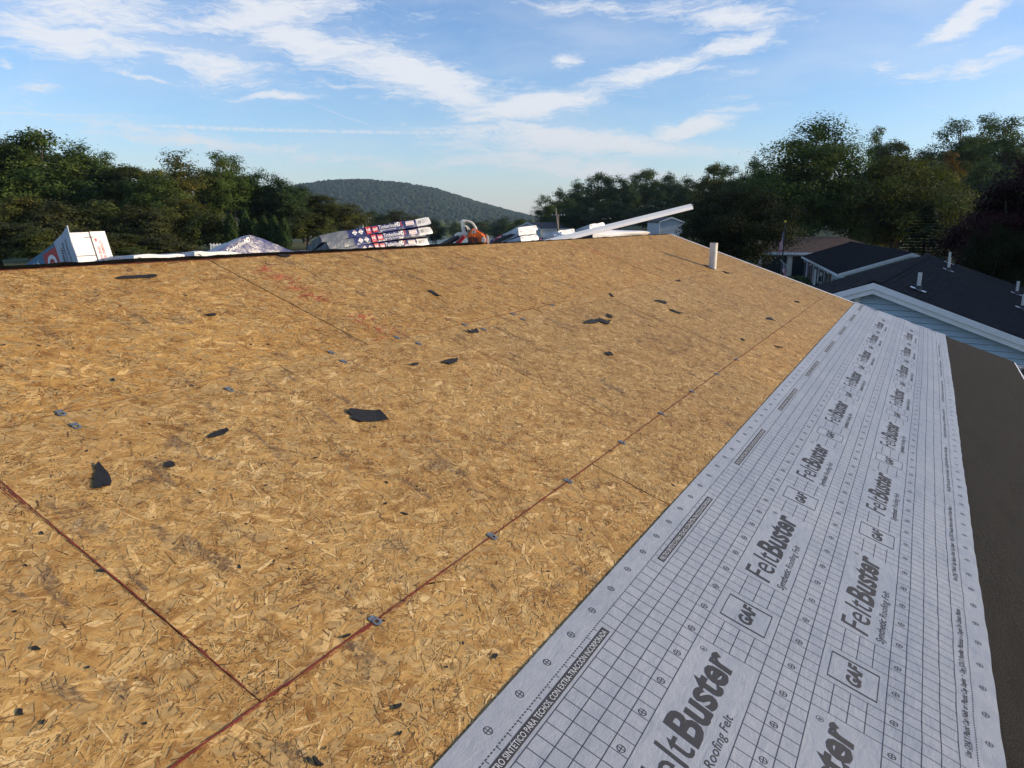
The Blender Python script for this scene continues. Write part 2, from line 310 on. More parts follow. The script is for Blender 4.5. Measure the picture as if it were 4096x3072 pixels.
def mat_membrane():
    mt = bpy.data.materials.new('granule_membrane'); mt.use_nodes = True; t = NT(mt.node_tree); b = t.n['Principled BSDF']
    pos = t.new('ShaderNodeTexCoord').outputs['Object']
    c = t.mix(t.ramp(t.noise(pos, 240.0, 3.0, .7), .36, .66), (.006, .0057, .0052, 1), (.050, .048, .043, 1))
    c = t.mix(t.ramp(t.noise(t.vmath('MULTIPLY', pos, (2.5, 9, 1)), 1.0, 5.0, .6), .4, .75, 0, .5), c, (.016, .015, .0135, 1))
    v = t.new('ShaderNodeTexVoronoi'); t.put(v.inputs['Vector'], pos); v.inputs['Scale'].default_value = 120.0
    painted_glint = t.math('MULTIPLY', t.ramp(v.outputs['Distance'], .10, .05), t.math('GREATER_THAN', t.sep(v.outputs['Color'])[0], .965))  # granule glints painted as pale dots in the colour
    c = t.mix(painted_glint, c, (.8, .8, .8, 1))
    t.put(b.inputs['Base Color'], c); b.inputs['Roughness'].default_value = .9; b.inputs['Specular IOR Level'].default_value = .12
    bn = t.new('ShaderNodeBump'); bn.inputs['Strength'].default_value = .9; bn.inputs['Distance'].default_value = .002
    t.put(bn.inputs['Height'], t.math('ADD', t.noise(pos, 420.0, 2.0, .6), t.math('MULTIPLY', t.noise(t.vmath('MULTIPLY', pos, (2, 9, 1)), 1.0, 4.0), 3.0))); t.l.new(bn.outputs[0], b.inputs['Normal']); M['granule'] = mt
mat_felt(); mat_membrane()

TXT = {}
def text(body, size=1.0, bold=0.0, shear=0.0, xs=1.0, width=None):
    """flat lettering as vertices and faces, starting at the origin; cap height is about 0.73 of size"""
    key = (body, bold, shear)
    if key not in TXT:
        cu = bpy.data.curves.new('lettering', 'FONT'); cu.body = body; cu.size = 1.0; cu.offset = bold; cu.shear = shear; cu.resolution_u = 3; cu.fill_mode = 'BOTH' if False else cu.fill_mode
        o = bpy.data.objects.new('lettering', cu); COL.objects.link(o); dg = bpy.context.evaluated_depsgraph_get(); dg.update()
        me = bpy.data.meshes.new_from_object(o.evaluated_get(dg)); V = np.array([v.co[:] for v in me.vertices])[:, :2]; Fs = [tuple(p.vertices) for p in me.polygons]
        bpy.data.objects.remove(o); bpy.data.curves.remove(cu); bpy.data.meshes.remove(me)
        V[:, 0] -= V[:, 0].min(); TXT[key] = (V, Fs)
    V, Fs = TXT[key]; V = V*[size*xs, size]
    if width: V = V*[width/(V[:, 0].max()), 1]
    return V, Fs
# ================================================================ THE SETTING: ground, hill, lake
def cam_polar(x, y):
    dx, dy = x-CAM[0], y-CAM[1]; D = np.hypot(dx, dy); ph = np.degrees(AZ-np.arctan2(dy, dx)); return D, (ph+180) % 360-180
def ground_z(x, y):
    D, ph = cam_polar(np.asarray(x, float), np.asarray(y, float))
    z = np.full_like(D, -5.1)
    centre = smooth(ph, -24, -15)*(1-smooth(ph, 1, 9))
    z -= 8.0*smooth(D, 110, 340)*centre                                     # the valley with the lake
    z += 13.0*smooth(D, 120, 330)*smooth(ph, 3, 14)*(1-smooth(ph, 100, 150))   # wooded rise beyond the houses
    z += 14.0*smooth(D, 110, 260)*smooth(ph, 16, 30)*(1-smooth(ph, 90, 140))
    z += 6.0*smooth(D, 100, 260)*(1-smooth(ph, -26, -16))*smooth(ph, -120, -80)
    z += 1.9*(1-smooth(ph, -14, -4))*smooth(ph, -120, -90)*smooth(D, 35, 62)
    z += .25*np.sin(x*.11)*np.cos(y*.09)*smooth(D, 20, 60)
    return z
def build_ground():
    rings = np.concatenate([np.linspace(0, 60, 13), np.linspace(66, 420, 60), np.geomspace(440, 9000, 40)])
    angs = np.radians(np.concatenate([np.linspace(-60, 60, 121), np.linspace(63, 297, 79)])); n = len(angs)
    Rr, A = np.meshgrid(rings, angs, indexing='ij'); th = AZ-A
    X = CAM[0]+Rr*np.cos(th); Y = CAM[1]+Rr*np.sin(th); Z = ground_z(X, Y)
    V = np.stack([X, Y, Z], -1).reshape(-1, 3); i = np.arange(len(rings)-1)[:, None]*n; k = np.arange(n)[None]; k2 = (k+1) % n
    Fq = np.stack([i+k, i+n+k, i+n+k2, i+k2], -1).reshape(-1, 4)
    tag(obj('ground', nmesh('ground', V, Fq, [M['ground']], smooth_=True)), kind='structure')
    # lake sheet in the valley floor
    c = at(1790, 940, 430); m_ = MB(); n = 40
    V = [(c[0]+math.cos(t)*(95+14*math.sin(3*t)), c[1]+math.sin(t)*(70+12*math.cos(2*t)), -12.6) for t in np.linspace(0, 2*math.pi, n, endpoint=False)]
    m_.add(V, [tuple(range(n))]); tag(m_.build('lake', [M['water']]), kind='structure')
build_ground()
# far wooded hill: bearing profile of its crest
HP_X = 60+np.array([200, 420, 560, 640, 700, 770, 850, 920, 1000, 1060, 1120, 1180, 1260, 1400])*1.8517
HP_Y = np.array([470, 436, 412, 398, 389, 387, 394, 406, 431, 447, 461, 468, 473, 477])*1.8517
def hill_crest(ph):
    phs = np.array([math.degrees(math.atan((x-PW/2)/F/math.cos(PI_)*1.0)) for x in HP_X]); e = (881-HP_Y)/F*np.cos(np.radians(phs))
    return np.interp(ph, phs, e)
def hill_z(D, ph):
    top = hill_crest(ph)*2300.0-18
    return -14+(top+10)*np.sin(np.clip((D-1500)/1600.0, 0, 1)*math.pi)**1.15
def build_hill():
    ph = np.linspace(-40, 14, 190); D = np.linspace(1500, 3100, 60); PHm, Dm = np.meshgrid(ph, D, indexing='ij')
    Z = hill_z(Dm, PHm)-1.0; th = AZ-np.radians(PHm); V = np.stack([CAM[0]+Dm*np.cos(th), CAM[1]+Dm*np.sin(th), Z], -1).reshape(-1, 3)
    n = len(D); i = np.arange(len(ph)-1)[:, None]*n; k = np.arange(n-1)[None]; Fq = np.stack([i+k, i+k+1, i+n+k+1, i+n+k], -1).reshape(-1, 4)
    tag(obj('hill', nmesh('hill', V, Fq[:, ::-1], [pbr('hill_soil', (.03, .045, .02), .95)], smooth_=True)), kind='structure')
    # its wood: thousands of rounded crowns nobody could count
    rng = np.random.default_rng(5)
    phi = (1+5**.5)/2; ico = np.array([(-1, phi, 0), (1, phi, 0), (-1, -phi, 0), (1, -phi, 0), (0, -1, phi), (0, 1, phi), (0, -1, -phi), (0, 1, -phi), (phi, 0, -1), (phi, 0, 1), (-phi, 0, -1), (-phi, 0, 1)])/math.sqrt(1+phi*phi)
    icf = [(0, 11, 5), (0, 5, 1), (0, 1, 7), (0, 7, 10), (0, 10, 11), (1, 5, 9), (5, 11, 4), (11, 10, 2), (10, 7, 6), (7, 1, 8), (3, 9, 4), (3, 4, 2), (3, 2, 6), (3, 6, 8), (3, 8, 9), (4, 9, 5), (2, 4, 11), (6, 2, 10), (8, 6, 7), (9, 8, 1)]
    vs = [tuple(v) for v in ico]; mid = {}; fs = []
    def mp(a, b):
        k = (min(a, b), max(a, b))
        if k not in mid: q = np.array(vs[a])+np.array(vs[b]); vs.append(tuple(q/np.linalg.norm(q))); mid[k] = len(vs)-1
        return mid[k]
    for a, b, c in icf:
        d, e, f = mp(a, b), mp(b, c), mp(c, a); fs += [(a, d, f), (b, e, d), (c, f, e), (d, e, f)]
    sph = np.array(vs); sf = np.array(fs)
    def crowns(name, D, ph, Z, rr, cols, label):
        N = len(D); th = AZ-np.radians(ph); C = np.stack([CAM[0]+D*np.cos(th), CAM[1]+D*np.sin(th), Z], -1)
        sc_ = np.stack([rr, rr, rr*rng.uniform(.8, 1.3, N)], -1)
        jit = 1+rng.normal(0, .13, (N, len(sph), 1)); V = (C[:, None]+sph[None]*sc_[:, None]*jit).reshape(-1, 3)
        Fq = (sf[None]+(np.arange(N)*len(sph))[:, None, None]).reshape(-1, 3)
        c = cols*(rng.uniform(.78, 1.22, (N, 1))); c = np.repeat(c, len(sph), 0)*rng.uniform(.7, 1.25, (N*len(sph), 1))
        tag(obj(name, nmesh(name, V, Fq, [M['leaf_far']], col=c)), label, 'woodland', kind='stuff')
    N = 15000; ph = rng.uniform(-23, 13, N); D = 1500+800*rng.uniform(.02, 1.02, N)**.75
    base = np.array([.020, .042, .018]); mixc = rng.uniform(0, 1, (N, 1)); cols = base*(1-mixc*.5)+np.array([.044, .046, .020])*mixc*.5
    crowns('hill_woodland', D, ph, hill_z(D, ph)+3, rng.uniform(4, 7.5, N), cols, 'continuous wood covering the far rounded hill')
    # flat valley woods before the hill
    N = 2600; ph = rng.uniform(-26, 16, N); D = rng.uniform(620, 1500, N); keep = (np.sin(D*.011+ph*.5)+np.sin(ph*1.3+D*.004) > -.35); D, ph = D[keep], ph[keep]; N = len(D)
    cols = np.array([.042, .055, .022])*np.ones((N, 3))*(1+rng.uniform(-.2, .25, (N, 1)))
    crowns('valley_woodland', D, ph, np.full(N, -13.0)+rng.uniform(1, 5, N), rng.uniform(4, 8.5, N), cols, 'distant hedgerows and woods across the valley floor')
lf = mat_leaf('leaf_far', .0)
build_hill()

# ================================================================ THE HOUSE BEING RE-ROOFED
U0, UR = -4.0, 11.9; V1, V2 = 1.2384, 1.3317; V3 = V2+1.22; VE = 5.04
FR = (S, 0, 0); BR = (-S, 0, 0)                     # front slope: local x along the ridge, y up the slope; back slope: y down the far side
house = tag(empty('house'), 'house roof stripped to bare strand board with one strip of grey felt laid', 'house')
rng = np.random.default_rng(11)
def strands(x0, x1, y0, y1, dens, seed, z0=.0004, red=None, fib=0, tint=(1, 1, 1)):
    r = np.random.default_rng(seed); A = (x1-x0)*(y1-y0); N1, N2 = int(A*dens), int(A*fib); N = N1+N2
    cx = r.uniform(x0-.03, x1+.03, N); cy_ = r.uniform(y0-.02, y1+.02, N)
    big = r.random(N) < .30; fine = np.arange(N) >= N1
    L = np.where(big, r.uniform(.05, .12, N), r.uniform(.02, .075, N)); Wd = np.where(big, r.uniform(.012, .034, N), r.uniform(.003, .012, N))
    L = np.where(fine, .005+.030*r.random(N)**1.8, L); Wd = np.where(fine, r.uniform(.0010, .0038, N), Wd)
    th = r.normal(0, .75, N); z = z0+np.where(big, r.uniform(0, .5, N), r.uniform(.2, 1.0, N))*.0011; z = np.where(fine, z0+.0011+.0004*r.random(N), z)
    lx = np.stack([-.5+r.uniform(-.1, .2, N), .5+r.uniform(-.22, .1, N), .5+r.uniform(-.22, .1, N), -.5+r.uniform(-.1, .2, N)], -1)*L[:, None]
    ly = np.stack([-.5+r.uniform(-.1, .35, N), -.5+r.uniform(-.1, .35, N), .5+r.uniform(-.35, .1, N), .5+r.uniform(-.35, .1, N)], -1)*Wd[:, None]
    c, s_ = np.cos(th)[:, None], np.sin(th)[:, None]
    X = np.clip(cx[:, None]+lx*c-ly*s_, x0+.001, x1-.001); Y = np.clip(cy_[:, None]+lx*s_+ly*c, y0+.001, y1-.001)
    Z = z[:, None]+np.where(fine, .0001, .0003)[:, None]*r.uniform(-1, 1, (N, 4))
    V = np.stack([X, Y, Z], -1).reshape(-1, 3); Fq = np.arange(N*4).reshape(-1, 4)
    pal = np.array([(.555, .368, .142), (.505, .325, .120), (.455, .282, .100), (.67, .485, .220), (.36, .208, .072), (.74, .565, .29)])
    k = r.choice(6, N, p=[.31, .27, .17, .14, .06, .05]); c3 = pal[k]*r.uniform(.90, 1.10, (N, 1))
    pf = np.array([(.71, .53, .26), (.64, .455, .205), (.43, .265, .10), (.17, .10, .05)]); kf = r.choice(4, N, p=[.30, .28, .28, .14]); c3 = np.where(fine[:, None], pf[kf]*r.uniform(.88, 1.1, (N, 1)), c3)
    c3 = c3*np.array(tint)*np.array([1.09, 1.035, .95])
    if red is not None:
        p = red(cx, cy_)*np.where(fine, 1.3, 1.0); hit = r.random(N) < p; c3[hit] = c3[hit]*np.array([.86, .42, .42])+np.array([.04, .0, .012])
    uvx = np.repeat(r.uniform(0, 60, N), 4)+lx.ravel(); uvy = np.repeat(r.uniform(0, 60, N), 4)+ly.ravel()
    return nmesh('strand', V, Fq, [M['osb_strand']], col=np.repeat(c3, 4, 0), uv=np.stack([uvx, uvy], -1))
def red_zone(x, y):
    v = -y                                            # pink chalk rubbed beside the seam at 3.1 m and over towards the far end
    a = np.exp(-((x-3.37)/.075)**2)*((v > .10)*(v < .72)+.9*(v > .88)*(v < 1.23))*.9*(.6+.4*np.sin(v*41))
    b = np.exp(-((x-7.6-.9*v)/.12)**2)*.2*(v < 1.5)*(v > .15)
    return np.clip(a+b, 0, .8)
def panel(u0, u1, v0, v1, back=False, dens=1500, g=.003, lift=0.0):
    x0, x1, y0, y1 = u0+g, u1-g, -v1+g, -v0-g
    if back: y0, y1 = v0+g, v1-g
    m_ = MB(); m_.box((x0, y0, -.0115), (x1, y1, 0))
    m_.m = [1, 0, 1, 1, 1, 1]
    p = m_.build('osb_panel', [M['osb_core'], M['osb_edge']], house, rot=BR if back else FR)
    if lift: p.location = (0, -math.sin(S)*lift, math.cos(S)*lift)
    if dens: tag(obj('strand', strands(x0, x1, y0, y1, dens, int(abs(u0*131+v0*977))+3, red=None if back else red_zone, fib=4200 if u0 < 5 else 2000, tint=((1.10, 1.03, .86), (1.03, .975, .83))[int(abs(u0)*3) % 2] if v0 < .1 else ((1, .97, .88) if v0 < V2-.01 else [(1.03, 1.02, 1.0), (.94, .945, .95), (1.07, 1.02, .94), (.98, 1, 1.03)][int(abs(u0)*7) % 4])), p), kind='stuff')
    return p
def row(seams, v0, v1, dens=1500, g=.003):
    us = [U0]+[s_ for s_ in seams if U0+.05 < s_ < UR-.05]+[UR]
    for k, (a, b) in enumerate(zip(us, us[1:])): panel(a, b, v0, v1, dens=dens if b > .2 else 0, g=g, lift=[0, .0012, .0005, .0018][k % 4])
row([3.1193+2.44*k for k in range(-3, 5)], .004, V1, 2300, .0024)
row([3.72+1.2*k for k in range(-3, 9)], V1, V2, 1700, .0015)
row([1.2642+2.44*k for k in range(-3, 6)], V2, V3, 2500, .0013)
row([3.12+2.44*k for k in range(-3, 5)], V3, V3+1.22, 2400, .0013)
row([1.2642+2.44*k for k in range(-3, 6)], V3+1.22, VE-.02, 0)
for k in range(6): panel(U0+2.65*k, min(UR, U0+2.65*(k+1)), .004, VE-.02, back=True, dens=0)
# near-black sheet under the boards; its colour stands for shade in the gaps
m_ = MB(); m_.box((U0+.02, -VE+.03, -.03), (UR-.02, -.004, -.0135)); m_.build('under_deck_shade', [M['under_dark']], house, rot=FR)
# walls, gables, soffits
ye, ze = VE*math.cos(S), -VE*math.sin(S); yw = ye-.38; zg = -5.3
m_ = MB(); zt = -yw*math.tan(S)-.06
m_.add([(U0+.3, -yw, zg), (UR-.3, -yw, zg), (UR-.3, yw, zg), (U0+.3, yw, zg), (U0+.3, -yw, zt), (UR-.3, -yw, zt), (UR-.3, yw, zt), (U0+.3, yw, zt), (U0+.3, 0, -.07), (UR-.3, 0, -.07)],
       [(0, 1, 5, 4), (2, 3, 7, 6), (1, 2, 6, 9, 5), (3, 0, 4, 8, 7)])
m_.build('wall', [M['siding_pale']], house)
m_ = MB(); m_.box((U0, -ye, ze-.17), (UR, -ye+.02, ze-.03)); m_.box((U0, -ye+.022, ze-.19), (UR, -yw-.002, ze-.172)); m_.build('fascia', [M['white_vinyl']], house); m_ = MB(); m_.box((U0, ye-.02, ze-.17), (UR, ye, ze-.03)); m_.build('fascia', [M['white_vinyl']], house)
# rake trim: white metal drip edge on both slopes
for nm, rot, sg in (('rake_trim', FR, -1), ('rake_trim', BR, 1)):
    m_ = MB(); y0, y1 = (-VE, -.001) if sg < 0 else (.001, VE)
    m_.box((UR-.028, y0, .0005), (UR+.032, y1, .0035)); m_.box((UR+.028, y0, -.12), (UR+.032, y1, .0004)); m_.box((UR+.012, y0, -.16), (UR+.0275, y1, -.02))
    m_.build(nm, [M['white_metal']], house, rot=rot)
m_ = MB(); m_.box((U0, -VE-.035, .0004), (UR+.03, -VE+.06, .003)); m_.box((U0, -VE-.035, -.05), (UR+.03, -VE-.032, .0003)); m_.build('eave_drip_edge', [M['white_metal']], house, rot=FR)
# gutter with its hangers
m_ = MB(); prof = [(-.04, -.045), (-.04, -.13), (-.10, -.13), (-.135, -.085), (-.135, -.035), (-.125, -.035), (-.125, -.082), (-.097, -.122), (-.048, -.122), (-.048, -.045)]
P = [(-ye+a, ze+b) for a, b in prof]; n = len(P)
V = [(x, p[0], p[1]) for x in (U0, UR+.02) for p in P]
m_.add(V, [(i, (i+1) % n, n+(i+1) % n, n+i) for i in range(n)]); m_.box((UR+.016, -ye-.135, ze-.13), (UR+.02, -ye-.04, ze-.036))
m_.m = [1 if 4 < i < 9 or i in (0,) else 0 for i in range(n)]+[0]*(len(m_.f)-n); gut = m_.build('gutter', [M['white_metal'], pbr('gutter_dirt_shade', (.09, .085, .075), .8, .3, 20)], house)  # gutter inside: its dirt and its shade both put into the colour
for k in range(26):
    m_ = MB(); x = UR-.12-.6*k; m_.box((x, -ye-.13, ze-.047), (x+.022, -ye-.03, ze-.043)); m_.build('gutter_hanger', [M['white_metal']], gut)
# chalk dust along the snapped lines and seams
def chalk(name, segs, seed):
    r = np.random.default_rng(seed); V, Fq = [], []
    for (ua, va, ub, vb, wd, dn) in segs:
        L = math.hypot(ub-ua, vb-va); N = int(L*dn); t = r.random(N); off = r.normal(0, wd, N); l = r.uniform(.004, .035, N); w = r.uniform(.0004, .0011, N)
        d = np.array([(ub-ua)/L, (vb-va)/L]); nn = np.array([-d[1], d[0]])
        for k in range(N):
            c = np.array([ua, va])+d*L*t[k]+nn*off[k]
            q = [c-d*l[k]-nn*w[k], c+d*l[k]-nn*w[k]*.4, c+d*l[k]*.7+nn*w[k], c-d*l[k]*.9+nn*w[k]*.6]; b = len(V)
            V += [(p[0], -p[1], .0042+.0003*r.random()) for p in q]; Fq.append((b, b+1, b+2, b+3))
    tag(obj(name, nmesh(name, V, np.array(Fq), [M['chalk']]), house, rot=FR), kind='stuff')
chalk('chalk_line', [(.6, V3+.002, 3.2, V3+.001, .0011, 200), (3.2, V3+.001, UR, V3+.001, .0012, 150), (.8, V3+.004, 2.0, V3+.007, .004, 90), (1.262, V2+.05, 1.264, V2+.8, .0011, 170), (1.242, V2+.02, 1.258, V2+.35, .004, 150), (1.264, V2+.7, 1.264, V3, .0015, 80),
                     (U0, .012, 5.2, .014, .003, 200), (4.4, V1, 5.6, V1, .0018, 60), (2.6, .015, 3.2, .02, .004, 200), (3.704, V2, 3.704, V3, .0016, 70), (4.92, V1, 4.92, V2+.02, .002, 160)], 4)
# black underlayment on the far slope lapped up to the ridge
V, Fq = [], []; xs = np.arange(U0, UR-.1, .08); r = np.random.default_rng(3)
for x in xs:
    e = .004+.008*r.random()+(.012 if x < 6.2 else 0); V += [(x, -.004, e), (x, .05, e*.9+.002), (x, 2.3, .004)]
n = len(xs); Fq = [(i*3+k, (i+1)*3+k, (i+1)*3+k+1, i*3+k+1) for i in range(n-1) for k in range(2)]
tag(obj('underlayment', nmesh('underlayment', V, Fq, [M['black_felt']]), rot=BR), 'black underlayment sheet covering the far roof slope up to the ridge', 'underlayment')
# plumbing vent
def proof(u, v, h=0.0): return np.array([u, -v*math.cos(S)-h*math.sin(S), -v*math.sin(S)+h*math.cos(S)])
b = proof(10.007, 1.234)
vent = MB(); vent.tube([b+(0, 0, -.15), b+(0, 0, .085)], .0505, 22, caps=False); vent.tube([b+(0, 0, .088), b+(0, 0, .33)], .0505, 22, caps=False); vent.tube([b+(0, 0, .33), b+(0, 0, -.1)], .045, 22, caps=False); vent.tube([b+(0, 0, .084), b+(0, 0, .0885)], .0485, 22, caps=False)
k = [(math.cos(t), math.sin(t)) for t in np.linspace(0, 2*math.pi, 22, endpoint=False)]
vent.add([(b[0]+r_*c, b[1]+r_*s_, b[2]+.33) for r_ in (.045, .0505) for c, s_ in k], [(i, (i+1) % 22, 22+(i+1) % 22, 22+i) for i in range(22)])
vent.build('vent_pipe', [M['pvc']], house)
m_ = MB(); r = np.random.default_rng(8); n = 16
m_.add([(10.007+math.cos(t)*(.075+.03*r.random()), -1.20+math.sin(t)*(.085+.03*r.random()), .0048) for t in np.linspace(0, 2*math.pi, n, endpoint=False)], [tuple(range(n))]); m_.build('cutout_shade_patch', [M['under_dark']], house, rot=FR)  # flat near-black patch, the hole's shade put into its colour
# H-clips in the seams
clip = MB()
def pl(pts, z0, z1):
    n = len(pts); clip.add([(x, y, z) for z in (z0, z1) for x, y in pts], [tuple(range(n))[::-1], tuple(range(n, 2*n))]+[(i, (i+1) % n, n+(i+1) % n, n+i) for i in range(n)])
pl([(-.017, .002), (.017, .002), (.018, .016), (.013, .022), (-.013, .022), (-.018, .016)], .0035, .006)
pl([(-.018, -.003), (-.009, -.003), (-.009, -.019), (-.018, -.022)], .0035, .0055); pl([(.009, -.003), (.018, -.003), (.018, -.022), (.009, -.019)], .0035, .0055)
pl([(-.018, -.022), (-.009, -.0192), (.009, -.0192), (.018, -.022), (.012, -.031), (-.012, -.031)], .0035, .0055); pl([(-.017, -.003), (.017, -.003), (.017, .002), (-.017, .002)], .003, .0075)
clip.v = [(x*.68, y*.68, z) for x, y, z in clip.v]; cm = clip.mesh('panel_clip', [M['galv']])
spots = [(1.65+.61*k, V3) for k in range(8)]
for x, y in ((242, 1655), (301, 1706), (916, 1560), (1323, 1412), (1373, 1448), (1586, 1352), (1673, 1376), (1858, 1300), (1934, 1319), (2051, 1257), (2091, 1278), (2210, 1221)): spots.append(roofuv(x, y))
for k, (u, v) in enumerate(spots):
    o = obj('panel_clip', cm, house, tuple(proof(u, v)), (S, 0, 0)); o.rotation_euler = (Matrix.Rotation(S, 3, 'X') @ Matrix.Rotation(random.Random(k).uniform(-.12, .12), 3, 'Z')).to_euler()
# nail heads: rows over the rafters
V, Fq = [], []; r = np.random.default_rng(21)
for u in np.arange(.44, UR, .61):
    for v in np.arange(.12, 2.95, .19):
        c = (u+r.normal(0, .012), -v+r.normal(0, .02)); b_ = len(V); V += [(c[0]+.0042*math.cos(t), c[1]+.0042*math.sin(t), .0036) for t in np.linspace(0, 6.28, 7)[:6]]; Fq.append(tuple(range(b_, b_+6)))
tag(obj('nail_head', nmesh('nail_head', V, Fq, [M['shingle_scrap']]), house, rot=FR), kind='stuff')
# ================================================================ FELT, MEMBRANE AND THEIR PRINT
def felt_h(u, v):
    u, v = np.asarray(u, float), np.asarray(v, float)
    w = .15+.85*smooth(v, 3.55, 4.18)
    lie = smooth(v, 3.70, 4.02)                       # it lies on the boards above and laps over the membrane below
    return .0068+.0085*lie+w*(.0014*np.sin(u*34+6*v+2*np.sin(u*1.3))+.0016*np.sin(u*17-9*v+1.3))*(.35+.65*lie)+.0007*np.sin(v*26+.4*np.sin(u*2.1))+.0007*np.sin(u*2.3+v*5)+.0075*np.exp(-((u-11.95)/.08)**2)
FV0, FV1 = 2.9348, 4.182
felt = tag(empty('roofing_felt', rot=FR), 'grey synthetic roofing felt strip with black printed grid and lettering', 'roofing felt')
us = np.concatenate([np.arange(-1.2, 5, .02), np.arange(5, 11.96, .03), [11.965]]); vs = np.linspace(FV0, FV1, 64); Ug, Vg = np.meshgrid(us, vs, indexing='ij')
edge = (.004*np.sin(Ug*.9)+.0015*np.sin(Ug*4.1))*(Vg-FV0)/(FV1-FV0); endj = np.where(Ug > 11.9, (.02*np.sin(Vg*23)+.022*np.sin(Vg*9+1)), 0)
Vp = np.stack([Ug+endj, -(Vg+edge), felt_h(Ug, Vg)], -1).reshape(-1, 3); n = len(vs); i = np.arange(len(us)-1)[:, None]*n; k = np.arange(n-1)[None]
obj('sheet', nmesh('sheet', Vp, np.stack([i+k, i+k+1, i+n+k+1, i+n+k], -1).reshape(-1, 4)[:, ::-1], [M['felt']], smooth_=True), felt)
class Print:
    """thin ink shapes lying on the felt"""
    def __init__(s, dz=.0007): s.v = []; s.f = []; s.dz = dz
    def poly(s, uv, faces): b = len(s.v); s.v += [tuple(p) for p in uv]; s.f += [tuple(x+b for x in f) for f in faces]
    def rect(s, u0, v0, u1, v1, step=.04):
        nu = max(1, int((u1-u0)/step)); nv = max(1, int((v1-v0)/step)); P = [(u0+(u1-u0)*a/nu, v0+(v1-v0)*b/nv) for a in range(nu+1) for b in range(nv+1)]
        s.poly(P, [(a*(nv+1)+b, (a+1)*(nv+1)+b, (a+1)*(nv+1)+b+1, a*(nv+1)+b+1) for a in range(nu) for b in range(nv)])
    def build(s, name, mat, fine=False):
        P = np.array(s.v); Fs = s.f
        e = (.004*np.sin(P[:, 0]*.9)+.0015*np.sin(P[:, 0]*4.1))*(P[:, 1]-FV0)/(FV1-FV0)
        V = np.stack([P[:, 0], -(P[:, 1]+e), felt_h(P[:, 0], P[:, 1])+s.dz], -1)
        return obj(name, nmesh(name, V, Fs, [mat]), felt)
def refine(V, Fs, mx):
    """split long triangles so lettering can follow the sheet"""
    V = [tuple(v) for v in V]; T = []
    for f in Fs: T += [(f[0], f[i], f[i+1]) for i in range(1, len(f)-1)]
    for _ in range(3):
        mid = {}; T2 = []; again = False
        def mp(a, b):
            k = (min(a, b), max(a, b))
            if k not in mid: V.append(tuple((np.array(V[a])+np.array(V[b]))/2)); mid[k] = len(V)-1
            return mid[k]
        ln = lambda a, b: math.dist(V[a], V[b])
        for a, b, c in T:
            l = [ln(a, b), ln(b, c), ln(c, a)]
            if max(l) > mx:
                again = True; j = l.index(max(l)); a, b, c = [(a, b, c), (b, c, a), (c, a, b)][j]; d = mp(a, b); T2 += [(a, d, c), (d, b, c)]
            else: T2.append((a, b, c))
        T = T2
        if not again: break
    return np.array(V), T
PER = 1.22; n0 = [k for k in range(-2, 8)]; LW = .0011
grid = Print()
longs = [3.065, 3.117, 3.168, 3.22, 3.272, 3.48, 3.532, 3.584, 3.635, 3.842, 3.893, 3.946, 4.0, 4.051]
for v in longs: grid.rect(-1.2, v-LW, 11.93, v+LW, .05)
for k in range(-60, 230):
    u = 2.381+.0518*k
    if not -1.1 < u < 11.93: continue
    w = LW*.75
    for a, b in ((3.065, 3.272), (3.48, 3.635), (3.842, 4.05)): grid.rect(u-w, a, u+w, b, .03)
    ph = (u-2.381+.01) % PER
    if ph < .17 or .36 < ph < .53:
        grid.rect(u-w, 3.272, u+w, 3.48, .03); grid.rect(u-w, 3.635, u+w, 3.842, .03)
    q = (u-2.53) % PER
    if q > .99: grid.rect(u-w, 4.05, u+w, 4.10, .02)
    q = (u-2.66) % PER
    if q > .73: grid.rect(u-w, 3.014, u+w, 3.064, .02)
    else: grid.rect(u-w, 3.014, u+w, 3.024, .02)
for k in n0:
    o = 2.381+PER*k
    for v in (3.325, 3.377, 3.428, 3.688, 3.739, 3.79):
        for a, b in ((0, .153), (.36, .515)):
            if o+b < 11.92: grid.rect(o+a, v-LW, o+b, v+LW, .05)
    for v0 in (3.299, 3.661):
        a, b = o+.182, o+.334
        if b > 11.9: continue
        grid.rect(a, v0, a+.007, v0+.156, .03); grid.rect(b-.007, v0, b, v0+.156, .03); grid.rect(a, v0, b, v0+.0025, .03); grid.rect(a, v0+.1535, b, v0+.156, .03)
for u in np.arange(-1.1, 11.92, .0125):
    grid.rect(u, 3.0105, u+.0072, 3.0135, .1); grid.rect(u, 4.1015, u+.0072, 4.1045, .1)
th = np.linspace(0, 2*math.pi, 15)[:-1]
for v, ph in ((2.973, 1.575), (3.246, 1.62), (3.557, 2.037), (3.868, 2.35), (4.141, 2.512)):
    u = ph-.1553*16
    while u < 11.9:
        if u > -1.1:
            P = [(u+r_*math.cos(t), v+r_*math.sin(t)) for r_ in (.0098, .0120) for t in th]; grid.poly(P, [(i, (i+1) % 14, 14+(i+1) % 14, 14+i) for i in range(14)])
            grid.rect(u-.010, v-.0010, u+.010, v+.0010, .1); grid.rect(u-.0010, v-.010, u+.0010, v+.010, .1)
        u += .1553
tag(grid.build('printed_grid', M['ink']), kind='stuff')
def lay(pr, body, u, v, size, width=None, bold=0.0, shear=0.0, mx=.03, big=False, cut=11.95):
    V, Fs = text(body, size, bold, shear, width=width)
    if big: V, Fs = refine(V, Fs, mx)
    if u+V[:, 0].max() > cut: return
    pr.poly(np.stack([u+V[:, 0], v-V[:, 1]], -1), Fs)
def words(name, o, *items):
    pr = Print()
    for it in items: lay(pr, *it[:2], *it[2:])
    if pr.v: pr.build(name, M['ink'])
